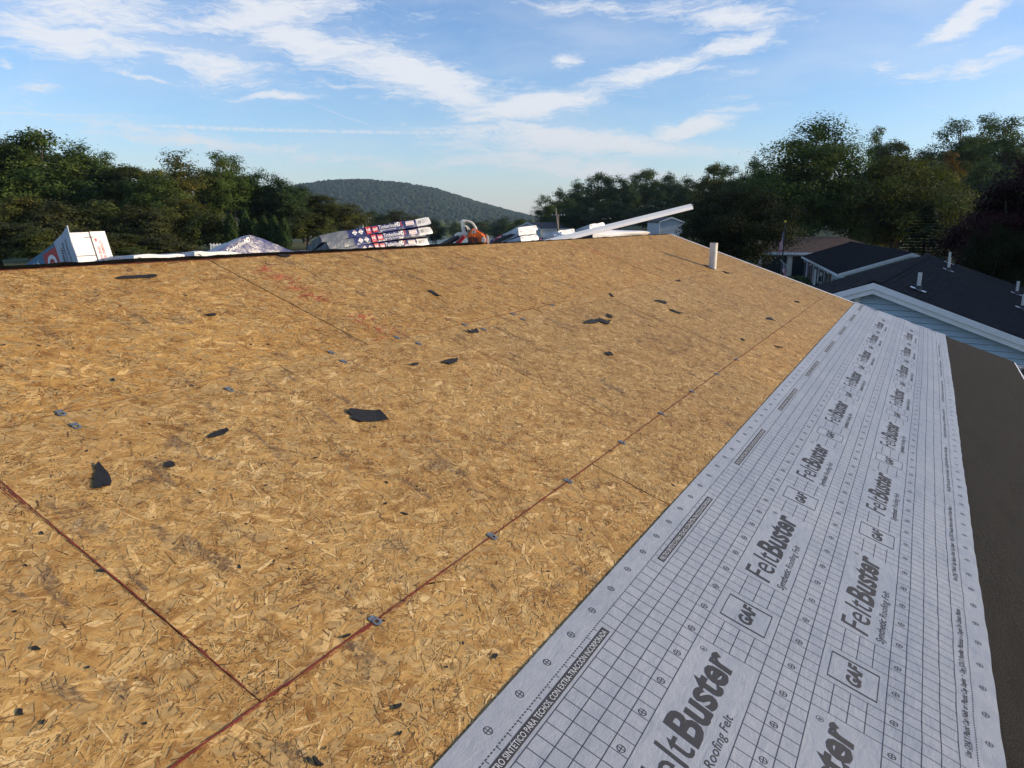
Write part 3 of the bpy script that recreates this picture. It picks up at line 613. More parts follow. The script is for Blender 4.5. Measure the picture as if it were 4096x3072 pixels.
for k in n0:
    o = PER*k
    for dv in (0, .362):
        if o+3.6 < 11.97:
            for body, u, wd, bo in (('Felt', 2.922, .222, .0), ('Buster', 3.150, .425, .030)):
                pr = Print(); lay(pr, body, u+o, 3.402+dv, .142, wd, bo, .12, big=True); pr.build('printed_word', M['ink'])
            for body, u, wd, bo in (('Synthetic', 2.925, .175, .014), ('Roofing Felt', 3.113, .225, .0)):
                pr = Print(); lay(pr, body, u+o, 3.455+dv, .038, wd, bo, .18); pr.build('printed_word', M['ink'])
            pr = Print(); P = [(3.553+o+r_*math.cos(t), 3.306+dv+r_*math.sin(t)) for r_ in (.0098, .0112) for t in th]; pr.poly(P, [(i, (i+1) % 14, 14+(i+1) % 14, 14+i) for i in range(14)]); lay(pr, 'R', 3.5492+o, 3.3115+dv, .014, None, .02); pr.build('printed_mark', M['ink'])
        if o+2.72 < 11.9: pr = Print(); lay(pr, 'GAF', 2.584+o, 3.400+dv, .062, .118, .045, .2, big=True); pr.build('printed_logo', M['ink'])
    if o+3.52 < 12:
        pr = Print(); lay(pr, 'Use ONLY Plastic Cap Nails or Plastic Cap Staples  \u2022  Use S\u00d3LO Puntillas Pl\u00e1sticas o Grapas De Cabeza Pl\u00e1stica', 2.546+o, 4.086, .026, .955, .012, .15, cut=12)
        pr.rect(2.546+.035+o, 4.0885, 2.546+.079+o, 4.0898); pr.rect(3.020+o, 4.0885, 3.062+o, 4.0898); tag(pr.build('printed_note', M['ink']), kind='stuff')
    if o+3.372 < 11.97:
        ban = Print(.0006); ban.rect(2.672+o, 3.0275, 3.372+o, 3.0545); bo_ = ban.build('printed_banner', M['ink'])
        bl = Print(.0013); lay(bl, 'FIELTRO SINT\u00c9TICO PARA TECHOS, CON EXTRA-TRACCI\u00d3N INCORPORADA', 2.682+o, 3.0495, .0235, .68, .006); q = bl.build('banner_lettering', M['felt_white']); q.parent = bo_; tag(q, kind='stuff')
# far cut piece of the pattern at the rake end
# eave membrane, two lengths
for a, b, lab in ((U0, 2.667, 'near'), (2.668, 11.95, 'far')):
    xs = np.linspace(a, b, 70); ys = np.linspace(4.02, VE+.012, 9); Ug, Vg = np.meshgrid(xs, ys, indexing='ij'); r = np.random.default_rng(7)
    h = .0072+.0012*np.sin(Ug*3+Vg*7)+.0006*r.random(Ug.shape); e = np.where(Ug > 11.85, .018*np.sin(Vg*17), 0)*smooth(Ug, 11.8, 11.95)
    V = np.stack([Ug+e, -Vg, h], -1).reshape(-1, 3); n = len(ys); i = np.arange(len(xs)-1)[:, None]*n; k = np.arange(n-1)[None]
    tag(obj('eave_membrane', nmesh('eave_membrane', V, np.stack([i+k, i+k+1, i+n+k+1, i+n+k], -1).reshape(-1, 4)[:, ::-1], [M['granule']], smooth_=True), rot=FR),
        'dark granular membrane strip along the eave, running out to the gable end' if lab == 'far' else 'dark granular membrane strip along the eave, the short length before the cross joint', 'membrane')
# ================================================================ SCRAPS OF OLD SHINGLE ON THE BOARDS
def Z(o, s_, pts): return [(o[0]+x*s_, o[1]+y*s_) for x, y in pts]
A_ = ((0, 1700), .4521); B_ = ((1300, 1100), .4973); C_ = ((2100, 1000), .5425); D_ = ((0, 850), .463); E_ = ((700, 1000), .452); G_ = ((800, 2300), .4653)
scraps = [
 (A_, [(845, 375), (865, 350), (895, 372), (925, 410), (960, 445), (965, 480), (990, 520), (975, 560), (905, 550), (895, 570), (820, 570), (828, 520), (825, 470), (842, 420)], 'tall torn triangle of black shingle lying alone on the boards'),
 (A_, [(1455, 380), (1475, 345), (1495, 335), (1530, 350), (1550, 370), (1510, 390)], 'small black shingle crumb between the triangle scrap and the oval scrap'),
 (A_, [(1845, 120), (1860, 90), (1920, 70), (1960, 58), (2010, 50), (2015, 70), (1985, 88), (1960, 100), (1900, 118), (1855, 128)], 'oval black shingle scrap lying below a single metal panel clip'),
 (B_, [(170, 1110), (190, 1090), (260, 1090), (440, 1103), (475, 1140), (505, 1180), (445, 1183), (370, 1186), (285, 1193), (255, 1180), (215, 1168), (210, 1140)], 'largest black shingle scrap, a broad torn five-sided piece'),
 (B_, [(935, 715), (970, 690), (1010, 682), (1065, 678), (1068, 690), (1040, 712), (1000, 728), (975, 720)], 'leaf-shaped black shingle scrap with a torn lower edge'),
 (B_, [(685, 733), (700, 720), (725, 716), (755, 716), (745, 728), (710, 735)], 'thin black shingle sliver just left of the leaf-shaped scrap'),
 (B_, [(1135, 450), (1160, 455), (1190, 448), (1210, 440), (1225, 450), (1238, 466), (1185, 472), (1160, 468)], 'ragged black shingle scrap touching the narrow filler strip seam'),
 (B_, [(830, 140), (845, 128), (875, 140), (905, 160), (925, 182), (895, 172), (860, 152)], 'narrow pointed black shingle scrap on the board row below the ridge'),
 (C_, [(425, 545), (455, 528), (485, 517), (530, 520), (550, 537), (510, 545), (480, 547)], 'winged black shingle scrap touching a second notched scrap'),
 (C_, [(545, 508), (590, 520), (600, 528), (630, 525), (620, 540), (622, 552), (600, 552), (575, 545), (550, 530)], 'notched black shingle scrap touching the winged scrap'),
 (C_, [(598, 475), (630, 483), (645, 492), (640, 506), (612, 500)], 'squarish black shingle scrap just above the notched scrap'),
 (C_, [(955, 372), (990, 374), (1030, 380), (1047, 395), (1035, 402), (990, 388), (965, 383)], 'long blade of black shingle, upper of two parallel slivers'),
 (C_, [(1060, 440), (1090, 445), (1130, 460), (1160, 475), (1130, 472), (1085, 456)], 'long straight black shingle sliver, lower of two parallel slivers'),
 (C_, [(1785, 498), (1810, 502), (1828, 514), (1846, 523), (1810, 518), (1775, 514)], 'bird-shaped black shingle scrap nearest the gable end'),
 (C_, [(590, 765), (610, 757), (632, 765), (650, 780), (622, 784), (605, 778)], 'oval black shingle scrap alone in the middle board row'),
 (C_, [(1588, 655), (1604, 658), (1622, 670), (1606, 673)], 'small black shingle chip above the long red chalk seam'),
 (C_, [(615, 325), (632, 328), (657, 350), (640, 348)], 'small brownish black sliver on the filler strip by the upper seam'),
 (C_, [(1453, 160), (1475, 162), (1512, 176), (1490, 176)], 'dark shingle chip lying just below the white vent pipe'),
 (C_, [(1833, 708), (1860, 712), (1905, 723), (1870, 722)], 'dark straight sliver between the red chalk seam and the felt'),
 (C_, [(1988, 378), (2010, 380), (2028, 390), (2000, 390)], 'dark chip beside the red seam close to the gable trim'),
 (C_, [(1115, 225), (1140, 226), (1148, 234), (1125, 234)], 'dark chip on the filler strip left of the vent pipe'),
 (D_, [(1003, 574), (1040, 560), (1120, 556), (1290, 548), (1330, 552), (1357, 562), (1340, 570), (1200, 573), (1020, 582)], 'long flat black shingle strip lying parallel to the ridge below the flat bundles'),
 (E_, [(272, 583), (300, 575), (340, 570), (368, 580), (350, 590), (310, 594)], 'small lens-shaped black scrap left of the open up-and-down seam'),
 (E_, [(905, 50), (940, 47), (975, 50), (1022, 68), (985, 73), (930, 66)], 'curled black shingle tab on the ridge beside the bent bundle'),
 (G_, [(1225, 530), (1240, 535), (1295, 515), (1290, 532), (1255, 548), (1220, 555)], 'crumpled dark chip on the red seam beside the lowest metal clip'),
 (G_, [(1655, 1130), (1680, 1128), (1725, 1118), (1728, 1135), (1700, 1155), (1665, 1165), (1670, 1145)], 'folded dark chip lying between the red seam and the felt edge'),
 (G_, [(960, 1580), (985, 1585), (1030, 1625), (1060, 1650), (1040, 1655), (1000, 1640)], 'pointed dark chip close to the felt, below the red seam'),
]
for k, ((o, s_), pts, lab) in enumerate(scraps):
    r = np.random.default_rng(100+k); P = np.array([roofuv(*p) for p in Z(o, s_, pts)]); P[:, 1] *= -1; c = P.mean(0)
    # roughen the torn outline
    Q = []
    for i in range(len(P)):
        a, b = P[i], P[(i+1) % len(P)]; L = np.linalg.norm(b-a); m_n = max(1, int(L/.022))
        for j in range(m_n): Q.append(a+(b-a)*j/m_n+r.normal(0, min(.0025, L*.05), 2))
    Q = np.array(Q); n = len(Q); rad = np.linalg.norm(Q-c, axis=1).max()
    lift = lambda q: .0035+.010*max(0, (np.linalg.norm(q-c)/rad-.45))*min(1, rad/.06)*(1+.8*math.sin(3*math.atan2(q[1]-c[1], q[0]-c[0])+k))
    V = [(q[0]-c[0], q[1]-c[1], lift(q)+.0042*t_) for t_ in (0, 1) for q in Q]+[((q[0]-c[0])*.5, (q[1]-c[1])*.5, .0075) for q in Q]+[(0, 0, .0078)]
    Fs = [(i, (i+1) % n, n+(i+1) % n, n+i) for i in range(n)]+[(n+i, n+(i+1) % n, 2*n+(i+1) % n, 2*n+i) for i in range(n)]+[(2*n+i, 2*n+(i+1) % n, 3*n) for i in range(n)]+[tuple(range(n))[::-1]]
    tag(obj('shingle_scrap', nmesh('shingle_scrap', V, Fs, [M['shingle_scrap']]), loc=tuple(proof(c[0], -c[1])), rot=FR), lab, 'shingle scrap', 'scraps of old shingle on the boards')
# crumbs too small to count
r = np.random.default_rng(77); V, Fq = [], []
for k in range(1500):
    u = .8+11*r.random()**1.5; v = .08+2.8*r.random(); s_ = .0012+.0085*r.random()**7; a = r.uniform(0, 3.14); n = 5; b = len(V)
    for t in np.linspace(0, 2*math.pi, n, endpoint=False):
        q = s_*(.6+.6*r.random()); x, y = q*1.6*math.cos(t), q*.7*math.sin(t); V.append((u+x*math.cos(a)-y*math.sin(a), -v+x*math.sin(a)+y*math.cos(a), .0036+.002*r.random()))
    Fq.append(tuple(range(b, b+n)))
tag(obj('shingle_crumbs', nmesh('shingle_crumbs', V, Fq, [M['shingle_scrap']]), rot=FR), 'tiny black crumbs of old shingle strewn over the boards', 'debris', kind='stuff')
# ================================================================ THINGS LYING BEYOND THE RIDGE
XH, WH, NH = np.array([1, 0, 0.]), np.array([0, math.cos(S), -math.sin(S)]), np.array([0, math.sin(S), math.cos(S)])
def back_frame(u, w, n, yaw, tilt=0, roll=0):
    y, t, r_ = R(yaw), R(tilt), R(roll)
    a = math.cos(y)*XH+math.sin(y)*WH; b = -math.sin(y)*XH+math.cos(y)*WH
    a2 = math.cos(t)*a+math.sin(t)*NH; n1 = math.cos(t)*NH-math.sin(t)*a; b2 = math.cos(r_)*b+math.sin(r_)*n1; n2 = math.cos(r_)*n1-math.sin(r_)*b
    o = u*XH+w*WH+n*NH; mt = Matrix.Identity(4)
    for i in range(3): mt[i][0], mt[i][1], mt[i][2], mt[i][3] = a2[i], b2[i], n2[i], o[i]
    return mt
BL, BW, BT = 1.0, .336, .068
def bundle(label, pose, style='A', seed=0, bend=None, group='shingle bundles beyond the ridge', open_end=False):
    """a plastic-wrapped bundle of shingles; style A shows its lettered side, B the side by the white end"""
    root = empty('shingle_bundle'); root.matrix_world = back_frame(*pose); tag(root, label, 'shingle bundle', group)
    r = np.random.default_rng(seed+40); nx, ny, nz = 30, 8, 4
    def shape(x, y, z):
        # wrinkled film, rounded edges
        ex = min(1, (BL/2-abs(x))/.02); ey = min(1, (BW/2-abs(y))/.014); ez = min(1, min(z, BT-z)/.012)
        k = .0022*math.sin(x*61+seed*3+9*z*30)+.0016*math.sin(x*37-y*45+seed)
        y2 = y*(1-.012*(1-ez))+k*(1 if abs(y) > BW/2-.001 else 0)*math.copysign(1, y); z2 = z+(.0025*math.sin(x*23+y*31+seed*2)*(1 if z > BT-.001 else 0))-(.004*(1-ex) if z > BT/2 else -.003*(1-ex))-(.003*(1-ey) if z > BT/2 else -.002*(1-ey))
        x2 = x+.004*math.sin(y*40+z*50+seed)*(1 if abs(x) > BL/2-.001 else 0)
        if bend: z2 += bend(x)*min(1, z/BT+.05)
        return (x2, y2, z2)
    V, Fs, ms = [], [], []
    gx = np.linspace(-BL/2, BL/2, nx+1); gy = np.linspace(-BW/2, BW/2, ny+1); gz = np.linspace(0, BT, nz+1)
    def face_grid(A, B, fn, mfn, flip):
        b = len(V); 
        for p in A:
            for q in B: V.append(shape(*fn(p, q)))
        nb = len(B)
        for i in range(len(A)-1):
            for j in range(nb-1):
                f = (b+i*nb+j, b+(i+1)*nb+j, b+(i+1)*nb+j+1, b+i*nb+j+1); Fs.append(f[::-1] if flip else f); ms.append(mfn((A[i]+A[i+1])/2, (B[j]+B[j+1])/2))
    wh, gr = (.37, -.26) if style != 'B' else (.22, -.45)
    def wrap(x, q=0):
        if style == 'C': return 2
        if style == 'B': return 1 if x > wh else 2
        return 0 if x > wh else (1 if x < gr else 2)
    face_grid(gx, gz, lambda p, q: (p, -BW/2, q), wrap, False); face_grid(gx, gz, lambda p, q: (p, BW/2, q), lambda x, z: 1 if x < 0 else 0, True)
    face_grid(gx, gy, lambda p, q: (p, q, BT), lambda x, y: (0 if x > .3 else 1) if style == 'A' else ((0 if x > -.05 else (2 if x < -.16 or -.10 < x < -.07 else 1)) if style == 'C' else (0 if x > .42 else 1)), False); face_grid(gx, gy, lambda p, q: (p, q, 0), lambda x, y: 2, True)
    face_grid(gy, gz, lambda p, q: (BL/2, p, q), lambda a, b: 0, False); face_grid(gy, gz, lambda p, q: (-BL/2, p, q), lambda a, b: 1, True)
    me = nmesh('wrapper', V, Fs, [M['wrap_white'], M['wrap_grey_lightened'] if style == 'B' else M['wrap_grey'], M['wrap_navy']], ms, True); obj('wrapper', me, root)  # style B: same grey film, colour lightened to offset shade on its side
    def pr(name, mat, V2, F2, x, z, dy, bold=None):
        P = [(x+p[0], -BW/2-dy, z+p[1]+(bend(x+p[0]) if bend else 0)) for p in V2]; obj(name, nmesh(name, P, F2, [mat]), root)
    def rect(name, mat, x0, x1, z0, z1, dy):
        n = 6; P = [(x0+(x1-x0)*i/n, z) for i in range(n+1) for z in (z0, z1)]; pr(name, mat, P, [(2*i, 2*i+2, 2*i+3, 2*i+1) for i in range(n)], 0, 0, dy)
    def word(mat, s_, x, z, size, width, bold=0., shear=0., dy=.0065): V2, F2 = text(s_, size, bold, shear, width=width); pr('lettering', mat, V2, F2, x, z, dy)
    def diamond(x):
        pr('hazard_label', M['print_white'], [(0, -.022), (.024, 0), (0, .022), (-.024, 0)], [(0, 1, 2, 3)], x, BT/2, .0058)
        pr('hazard_mark', M['print_red'], [(0, .005), (.006, .011), (0, .017), (-.006, .011)], [(0, 1, 2, 3)], x, BT/2, .0066)
        for q in (-.004, -.009): pr('hazard_line', M['print_black'], [(-.010, 0), (.010, 0), (.010, .002), (-.010, .002)], [(0, 1, 2, 3)], x, BT/2+q, .0066)
    if style == 'A':
        for x in (-.21, -.155): diamond(x)
        rect('red_patch', M['print_red'], -.107, -.064, .004, .064, .0055); word(M['print_white'], 'NE', -.102, .028, .032, .033, .03); rect('caption_bar', M['print_white'], -.101, -.07, .017, .019, .0066)
        rect('red_patch', M['print_red'], -.050, .000, .012, .058, .0055); word(M['print_white'], 'GAF', -.047, .025, .030, .044, .04, .15)
        word(M['print_white'], 'Timberline', .008, .030, .044, .152, .004); word(M['print_white'], 'HD', .163, .030, .046, .046, .045); word(M['print_red'], 'Z', .211, .030, .046, .018, .04)
        word(M['print_white'], 'High Definition Lifetime Shingles', .014, .012, .015, .150, .004)
        rect('warning_patch', M['print_white'], .262, .340, .022, .056, .0055); word(M['print_red'], 'DO NOT TRIPLE', .267, .043, .011, .068, .02); word(M['print_red'], 'STACK PALLETS', .267, .027, .011, .068, .02)
        word(M['print_black'], '09', .382, .020, .040, .028, .0, .2)
        for q, (a, b) in enumerate(((.420, .455), (.424, .462), (.419, .448))): rect('scribble', M['print_black'], a, b, .046-.011*q, .048-.011*q, .006)
    elif style == 'C':
        word(M['print_white'], 'Timberline', -.25, .022, .040, .15, .004); word(M['print_white'], 'HD', -.095, .022, .042, .046, .045)
    else:
        word(M['print_black'], '09', .235, .018, .048, .05, .004, .1)
        for q, (a, b) in enumerate(((.30, .40), (.30, .37), (.31, .43))): rect('scribble', M['print_black'], a, b, .050-.012*q, .052-.012*q, .006)
        rect('red_patch', M['print_red'], .140, .222, .002, .066, .0058); word(M['print_white'], 'NE', .150, .030, .036, .06, .03); rect('caption_bar', M['print_white'], .15, .205, .017, .020, .0068)
        for x in (.085, .015): diamond(x)
        rect('warning_patch', M['print_white'], -.10, -.03, .02, .055, .0055); word(M['print_red'], 'DO NOT TRIPLE', -.096, .042, .010, .062, .02); word(M['print_red'], 'STACK PALLETS', -.096, .026, .010, .062, .02)
        word(M['print_white'], 'Timberline', -.33, .030, .044, .15, .004); word(M['print_white'], 'HD', -.175, .030, .046, .046, .045)
    # folded film and staples on the white end
    for y in (-.13, .12): 
        P = [(BL/2+.006, y+dx, BT*.62+dz) for dx, dz in ((-.012, .006), (.012, -.004), (.012, .0), (-.012, .010))]; obj('film_vent', nmesh('film_vent', P, [(0, 1, 2, 3)], [M['print_black']]), root)
    if open_end:
        P = [(x, -BW/2-.0085, z) for x, z in ((.46, .030), (.40, .056), (.28, .062), (.16, .054), (.12, .036), (.22, .018), (.36, .016))]; obj('torn_opening', nmesh('torn_opening', P, [tuple(range(7))], [M['print_black']]), root)
    return root
g1 = 'stack of four lettered bundles'
bundle('top bundle of the lettered stack of four, grey film on its left third', (5.163, .452, .222, -25.5), 'A', 1, group=g1)
bundle('second bundle down in the lettered stack of four', (5.162, .444, .148, -20.0), 'A', 2, group=g1)
bundle('third bundle down in the lettered stack of four, set further right', (5.14, .46, .074, -11.0), 'A', 3, group=g1)
bundle('lowest bundle of the lettered stack of four, half hidden by the ridge', (5.10, .40, .002, -9.0), 'A', 4, group=g1)
g2 = 'bundles stacked end-on beside the leaf blower'
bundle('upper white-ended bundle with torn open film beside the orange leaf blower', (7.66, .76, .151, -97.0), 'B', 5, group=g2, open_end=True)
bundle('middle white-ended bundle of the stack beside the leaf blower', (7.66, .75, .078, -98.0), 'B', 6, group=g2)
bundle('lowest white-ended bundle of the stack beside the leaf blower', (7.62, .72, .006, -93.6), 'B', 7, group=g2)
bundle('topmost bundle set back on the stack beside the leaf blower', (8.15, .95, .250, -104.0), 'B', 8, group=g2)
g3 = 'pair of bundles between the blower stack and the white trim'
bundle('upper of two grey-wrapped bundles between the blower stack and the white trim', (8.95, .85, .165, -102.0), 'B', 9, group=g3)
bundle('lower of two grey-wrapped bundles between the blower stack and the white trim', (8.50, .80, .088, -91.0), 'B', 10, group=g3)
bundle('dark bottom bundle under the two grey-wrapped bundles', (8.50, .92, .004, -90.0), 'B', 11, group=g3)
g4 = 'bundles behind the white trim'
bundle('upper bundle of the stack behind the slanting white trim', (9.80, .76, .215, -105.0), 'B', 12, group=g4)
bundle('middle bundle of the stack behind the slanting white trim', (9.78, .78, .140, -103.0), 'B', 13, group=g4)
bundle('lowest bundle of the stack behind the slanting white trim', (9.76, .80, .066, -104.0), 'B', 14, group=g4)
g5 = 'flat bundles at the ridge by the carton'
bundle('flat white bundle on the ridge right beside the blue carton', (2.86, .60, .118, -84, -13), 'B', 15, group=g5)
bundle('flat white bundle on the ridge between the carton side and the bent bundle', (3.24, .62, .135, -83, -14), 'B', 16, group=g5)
bundle('low bundle under the far ends of the two flat white bundles', (3.05, 1.02, .004, 4), 'A', 17, group=g5)
bundle('bent bundle humped like a little roof beside the flat white bundles', (3.80, .48, .06, -3, 0, 5), 'C', 18, bend=lambda x: .125*max(0, 1-(abs(x+.04)/.34)**1.08)-.02*abs(x), group='bent bundle')
# ---- carton
def carton():
    root = empty('roll_carton'); root.matrix_world = back_frame(2.72, .80, .012, 86); tag(root, 'blue and white cardboard carton with red square, lying on the far slope', 'carton')
    L, W, H = .93, .19, .265; m_ = MB(); m_.box((-L/2+.002, -W/2, 0), (L/2, W/2, H)); m_.m = [0, 0, 0, 0, 0, 0]; body = m_.build('body', [M['card_blue']], root)
    # end flaps, white, standing a little proud with gaps
    m_ = MB()
    def flap(y0, y1, z0, z1, d): m_.box((-L/2-d, y0, z0), (-L/2+.001, y1, z1))
    flap(-W/2+.001, -.012, .0, H-.001, .010); m_.build('end_flap', [M['card_white']], root)
    m_ = MB(); m_.box((-L/2-.006, -.006, .135), (-L/2+.001, W/2-.001, H-.002)); m_.build('end_flap', [M['card_white']], root)
    m_ = MB(); m_.box((-L/2-.006, -.006, .0), (-L/2+.001, W/2-.001, .131)); m_.build('end_flap', [M['card_white']], root)
    m_ = MB(); m_.box((-L/2-.001, -.012, 0), (-L/2+.0015, -.006, H-.002)); m_.box((-L/2-.001, -.006, .131), (-L/2+.0015, W/2-.002, .135)); m_.build('flap_gap_shade', [M['print_black']], root)  # solid black strips, painted shade between the flaps
    # torn open side flap sticking up on the printed side
    m_ = MB(); P = [(-L/2+.17, 0), (-L/2-.012, 0), (-L/2-.006, .06), (-L/2-.016, .13), (-L/2-.008, .21), (-L/2-.02, H+.034), (-L/2+.06, H+.012), (-L/2+.17, H+.003)]
    n = len(P); m_.add([(x, y, z) for y in (W/2+.001, W/2+.005) for x, z in P], [tuple(range(n)), tuple(range(2*n-1, n-1, -1))]+[(i, (i+1) % n, n+(i+1) % n, n+i) for i in range(n)]); m_.build('side_flap', [M['card_grey']], root)
    def side(name, mat, V2, F2, x, z, dy, rot=True):
        # lettering runs down the side, its tops towards the near end
        P = [(x-p[1], W/2+dy, z-p[0]) for p in V2]; obj(name, nmesh(name, P, F2, [mat]), root)
    side('red_square', M['card_red'], [(0, 0), (.21, 0), (.21, .17), (0, .17)], [(0, 1, 2, 3)], -L/2+.335, H-.02, .004)
    V2, F2 = text('GAF', .135, .045, .1, width=.215); side('lettering', M['print_white'], V2, F2, -L/2+.295, H-.045, .0062)
    for s_, x, z, sz, wd, mt in (('WeatherWatch', -L/2+.125, H-.05, .042, .21, 'print_black'), ('Mineral-Surfaced Leak Barrier', -L/2+.09, H-.03, .022, .21, 'print_black'), ('WeatherWatch', -L/2+.055, H-.02, .026, .16, 'print_black'), ('WeatherWatch', -L/2+.43, H-.03, .05, .22, 'print_white'), ('Mineral-Surfaced Leak Barrier', -L/2+.47, H-.03, .022, .2, 'print_white')):
        V2, F2 = text(s_, sz, .008, width=wd); side('lettering', M[mt], V2, F2, x, z, .0062)
    def end(name, mat, V2, F2, y, z):
        P = [(-L/2-.0115, y+p[1], z+p[0]) for p in V2]; obj(name, nmesh(name, P, [f[::-1] for f in F2], [mat]), root)
    for s_, y, wd in (('STAND ON END', -.040, .155), ('CONSERVER DEBOUT', -.060, .185)):
        V2, F2 = text(s_, .0185, .015, width=wd); P = [(-L/2-.0115, y+p[1], .025+p[0]) for p in V2]; obj('lettering', nmesh('lettering', P, F2, [M['card_pink']]), root)
    P = [(-L/2-.0115, -.030+a, .215+b) for a, b in ((-.010, 0), (-.004, 0), (-.004, -.008), (.004, -.008), (.004, 0), (.010, 0), (0, .012))]; obj('arrow_mark', nmesh('arrow_mark', P, [tuple(range(7))], [M['card_pink']]), root)
    for y, z, l in ((.0, .232, .05), (-.082, .12, .012), (.05, .055, .03)):
        m_ = MB(); m_.tube([(-L/2-.012, y-l/2, z), (-L/2-.014, y, z+.002), (-L/2-.012, y+l/2, z)], .0015, 5); m_.build('staple', [M['print_black']], root)
carton()
# ---- leaf blower, its nozzle down the far slope
def blower():
    D0 = np.array([6.19, .10, 0.0]); a = math.atan2(D0[1]-CAM[1], D0[0]-CAM[0]); k = .00044*1.14
    root = tag(empty('leaf_blower', tuple(D0+np.array([0, 0, -.02])), (0, 0, a-math.pi/2)), 'orange and white petrol leaf blower lying at the ridge', 'leaf blower')
    q = lambda x, y: ((x-850)*k, (745-y)*k)
    m_ = MB(); m_.prism([q(*p) for p in [(690, 640), (684, 565), (720, 492), (782, 425), (860, 438), (962, 488), (1018, 560), (1045, 640), (1032, 745), (830, 750), (724, 745)]], -.02, .13, 0, .022); m_.build('engine_housing', [M['blower_orange']], root)
    m_ = MB(); m_.prism([q(*p) for p in [(770, 555), (815, 548), (890, 700), (812, 728)]], -.034, -.012, 0, .006); m_.build('housing_cheek', [M['blower_orange']], root)
    for i in range(5):
        m_ = MB(); x = 778+18*i; m_.prism([q(*p) for p in [(x, 565+6*i), (x+10, 563+6*i), (x+34, 655+8*i), (x+24, 662+8*i)]], -.0365, -.03); m_.build('vent_slot', [M['blower_black']], root)
    for i in range(5):
        m_ = MB(); x = 692+16*i; m_.prism([q(*p) for p in [(x, 590-4*i), (x+9, 588-4*i), (x+18, 720), (x+8, 722)]], -.0225, -.018); m_.build('vent_slot', [M['blower_black']], root)
    # recoil starter
    def disc(cx, cy_, rx, ry, y0, y1, mat, name, n=28):
        m2 = MB(); c = q(cx, cy_); P = [(c[0]+rx*k*math.cos(t), c[1]+ry*k*math.sin(t)) for t in np.linspace(0, 2*math.pi, n, endpoint=False)]; m2.prism(P, y0, y1, 0, .004); return m2.build(name, [mat], root)
    disc(958, 642, 74, 100, -.034, -.01, M['blower_orange'], 'starter_cover')
    for rr, nn in ((.82, 15), (.62, 12)):
        for i in range(nn):
            t = 2*math.pi*i/nn; c = (958+74*rr*math.cos(t), 642+100*rr*math.sin(t)); disc(c[0], c[1], 7, 10, -.0355, -.03, M['blower_black'], 'starter_slot', 6)
    disc(986, 636, 37, 62, -.040, -.03, M['blower_white'], 'starter_badge')
    V2, F2 = text('STIHL', 13*k, .04, .2, width=52*k); c = q(960, 632); obj('lettering', nmesh('lettering', [(c[0]+p[0], -.0415, c[1]+p[1]) for p in V2], F2, [M['blower_black']]), root)
    # handle and fan housing
    P = [(575, 290), (620, 281), (690, 288), (750, 306), (800, 345), (832, 395), (852, 440)]; m_ = MB(); m_.tube([(q(*p)[0], .035, q(*p)[1]) for p in P], [.0125, .0115, .0105, .0105, .0105, .011, .0125], 12); m_.build('handle', [M['blower_white']], root)
    m_ = MB(); m_.prism([q(*p) for p in [(553, 288), (600, 268), (640, 282), (632, 360), (662, 372), (700, 440), (690, 540), (690, 575), (598, 552), (572, 420)]], .01, .06, 0, .01); m_.build('fan_housing', [M['blower_white']], root)
    m_ = MB(); m_.tube([(q(*p)[0], .03, q(*p)[1]) for p in [(640, 372), (690, 400), (735, 455)]], .008, 8); m_.build('handle_strut', [M['blower_white']], root)
    m_ = MB(); m_.prism([q(*p) for p in [(640, 385), (672, 395), (690, 480), (660, 490)]], .004, .012); m_.build('trigger', [M['blower_black']], root)
    m_ = MB(); m_.tube([(q(615, 540)[0], .05, q(615, 540)[1]), (q(520, 540)[0], .05, q(520, 540)[1]), (q(455, 570)[0], .05, q(455, 570)[1])], [.026, .024, .02], 14); m_.build('outlet_collar', [M['blower_white']], root)
    m_ = MB(); m_.tube([(q(520, 565)[0], .05, q(520, 565)[1]), (q(300, 690)[0], .06, q(300, 690)[1]), (q(30, 830)[0], .08, q(30, 830)[1]), (q(-250, 980)[0], .1, q(-250, 980)[1])], [.027, .027, .024, .022], 18); m_.build('blower_tube', [M['tube_black']], root)
    m_ = MB(); m_.prism([q(*p) for p in [(1040, 575), (1062, 558), (1082, 565), (1092, 640), (1086, 725), (1064, 745), (1042, 735)]], -.01, .09, 0, .008); m_.build('fuel_tank', [M['blower_white']], root)
    m_ = MB(); m_.tube([(q(1040, 548)[0], .02, q(1040, 548)[1]), (q(1040, 535)[0], .02, q(1040, 535)[1])], .012, 12); m_.build('fuel_cap', [M['tan']], root)
    m_ = MB(); m_.tube([(q(*p)[0], -.005, q(*p)[1]) for p in [(890, 440), (930, 470), (975, 495), (960, 540), (975, 565)]], .0042, 7); m_.build('ignition_lead', [M['blower_black']], root)
    m_ = MB(); m_.add([(q(*p)[0], -.0235+dy, q(*p)[1]) for p, dy in (((765, 510), -.002), ((783, 462), 0), ((852, 452), 0), ((838, 508), -.002))], [(0, 1, 2, 3)]); m_.build('safety_label', [M['blower_white']], root)
    m_ = MB(); m_.add([(q(*p)[0], -.0265, q(*p)[1]) for p in ((785, 500), (798, 470), (825, 466), (815, 498))], [(0, 1, 2, 3)]); m_.build('label_mark', [M['blower_black']], root)
    # red marker leaning on the tube
    r2 = tag(empty('crayon_tube', tuple(D0+np.array([0, 0, -.02])), (0, 0, a-math.pi/2)), 'dark red round tube with a tan tapered tip leaning against the leaf blower', 'marker')
    m_ = MB(); e, b = q(628, 562), q(455, 742); m_.tube([(e[0], -.055, e[1]), (b[0], -.05, b[1])], .0195, 18); m_.build('barrel', [M['red_plastic']], r2)
    tp = q(380, 820); m_ = MB(); m_.tube([(b[0], -.05, b[1]), (tp[0], -.047, tp[1])], [.0193, .004], 14); m_.build('tip', [M['tan']], r2)
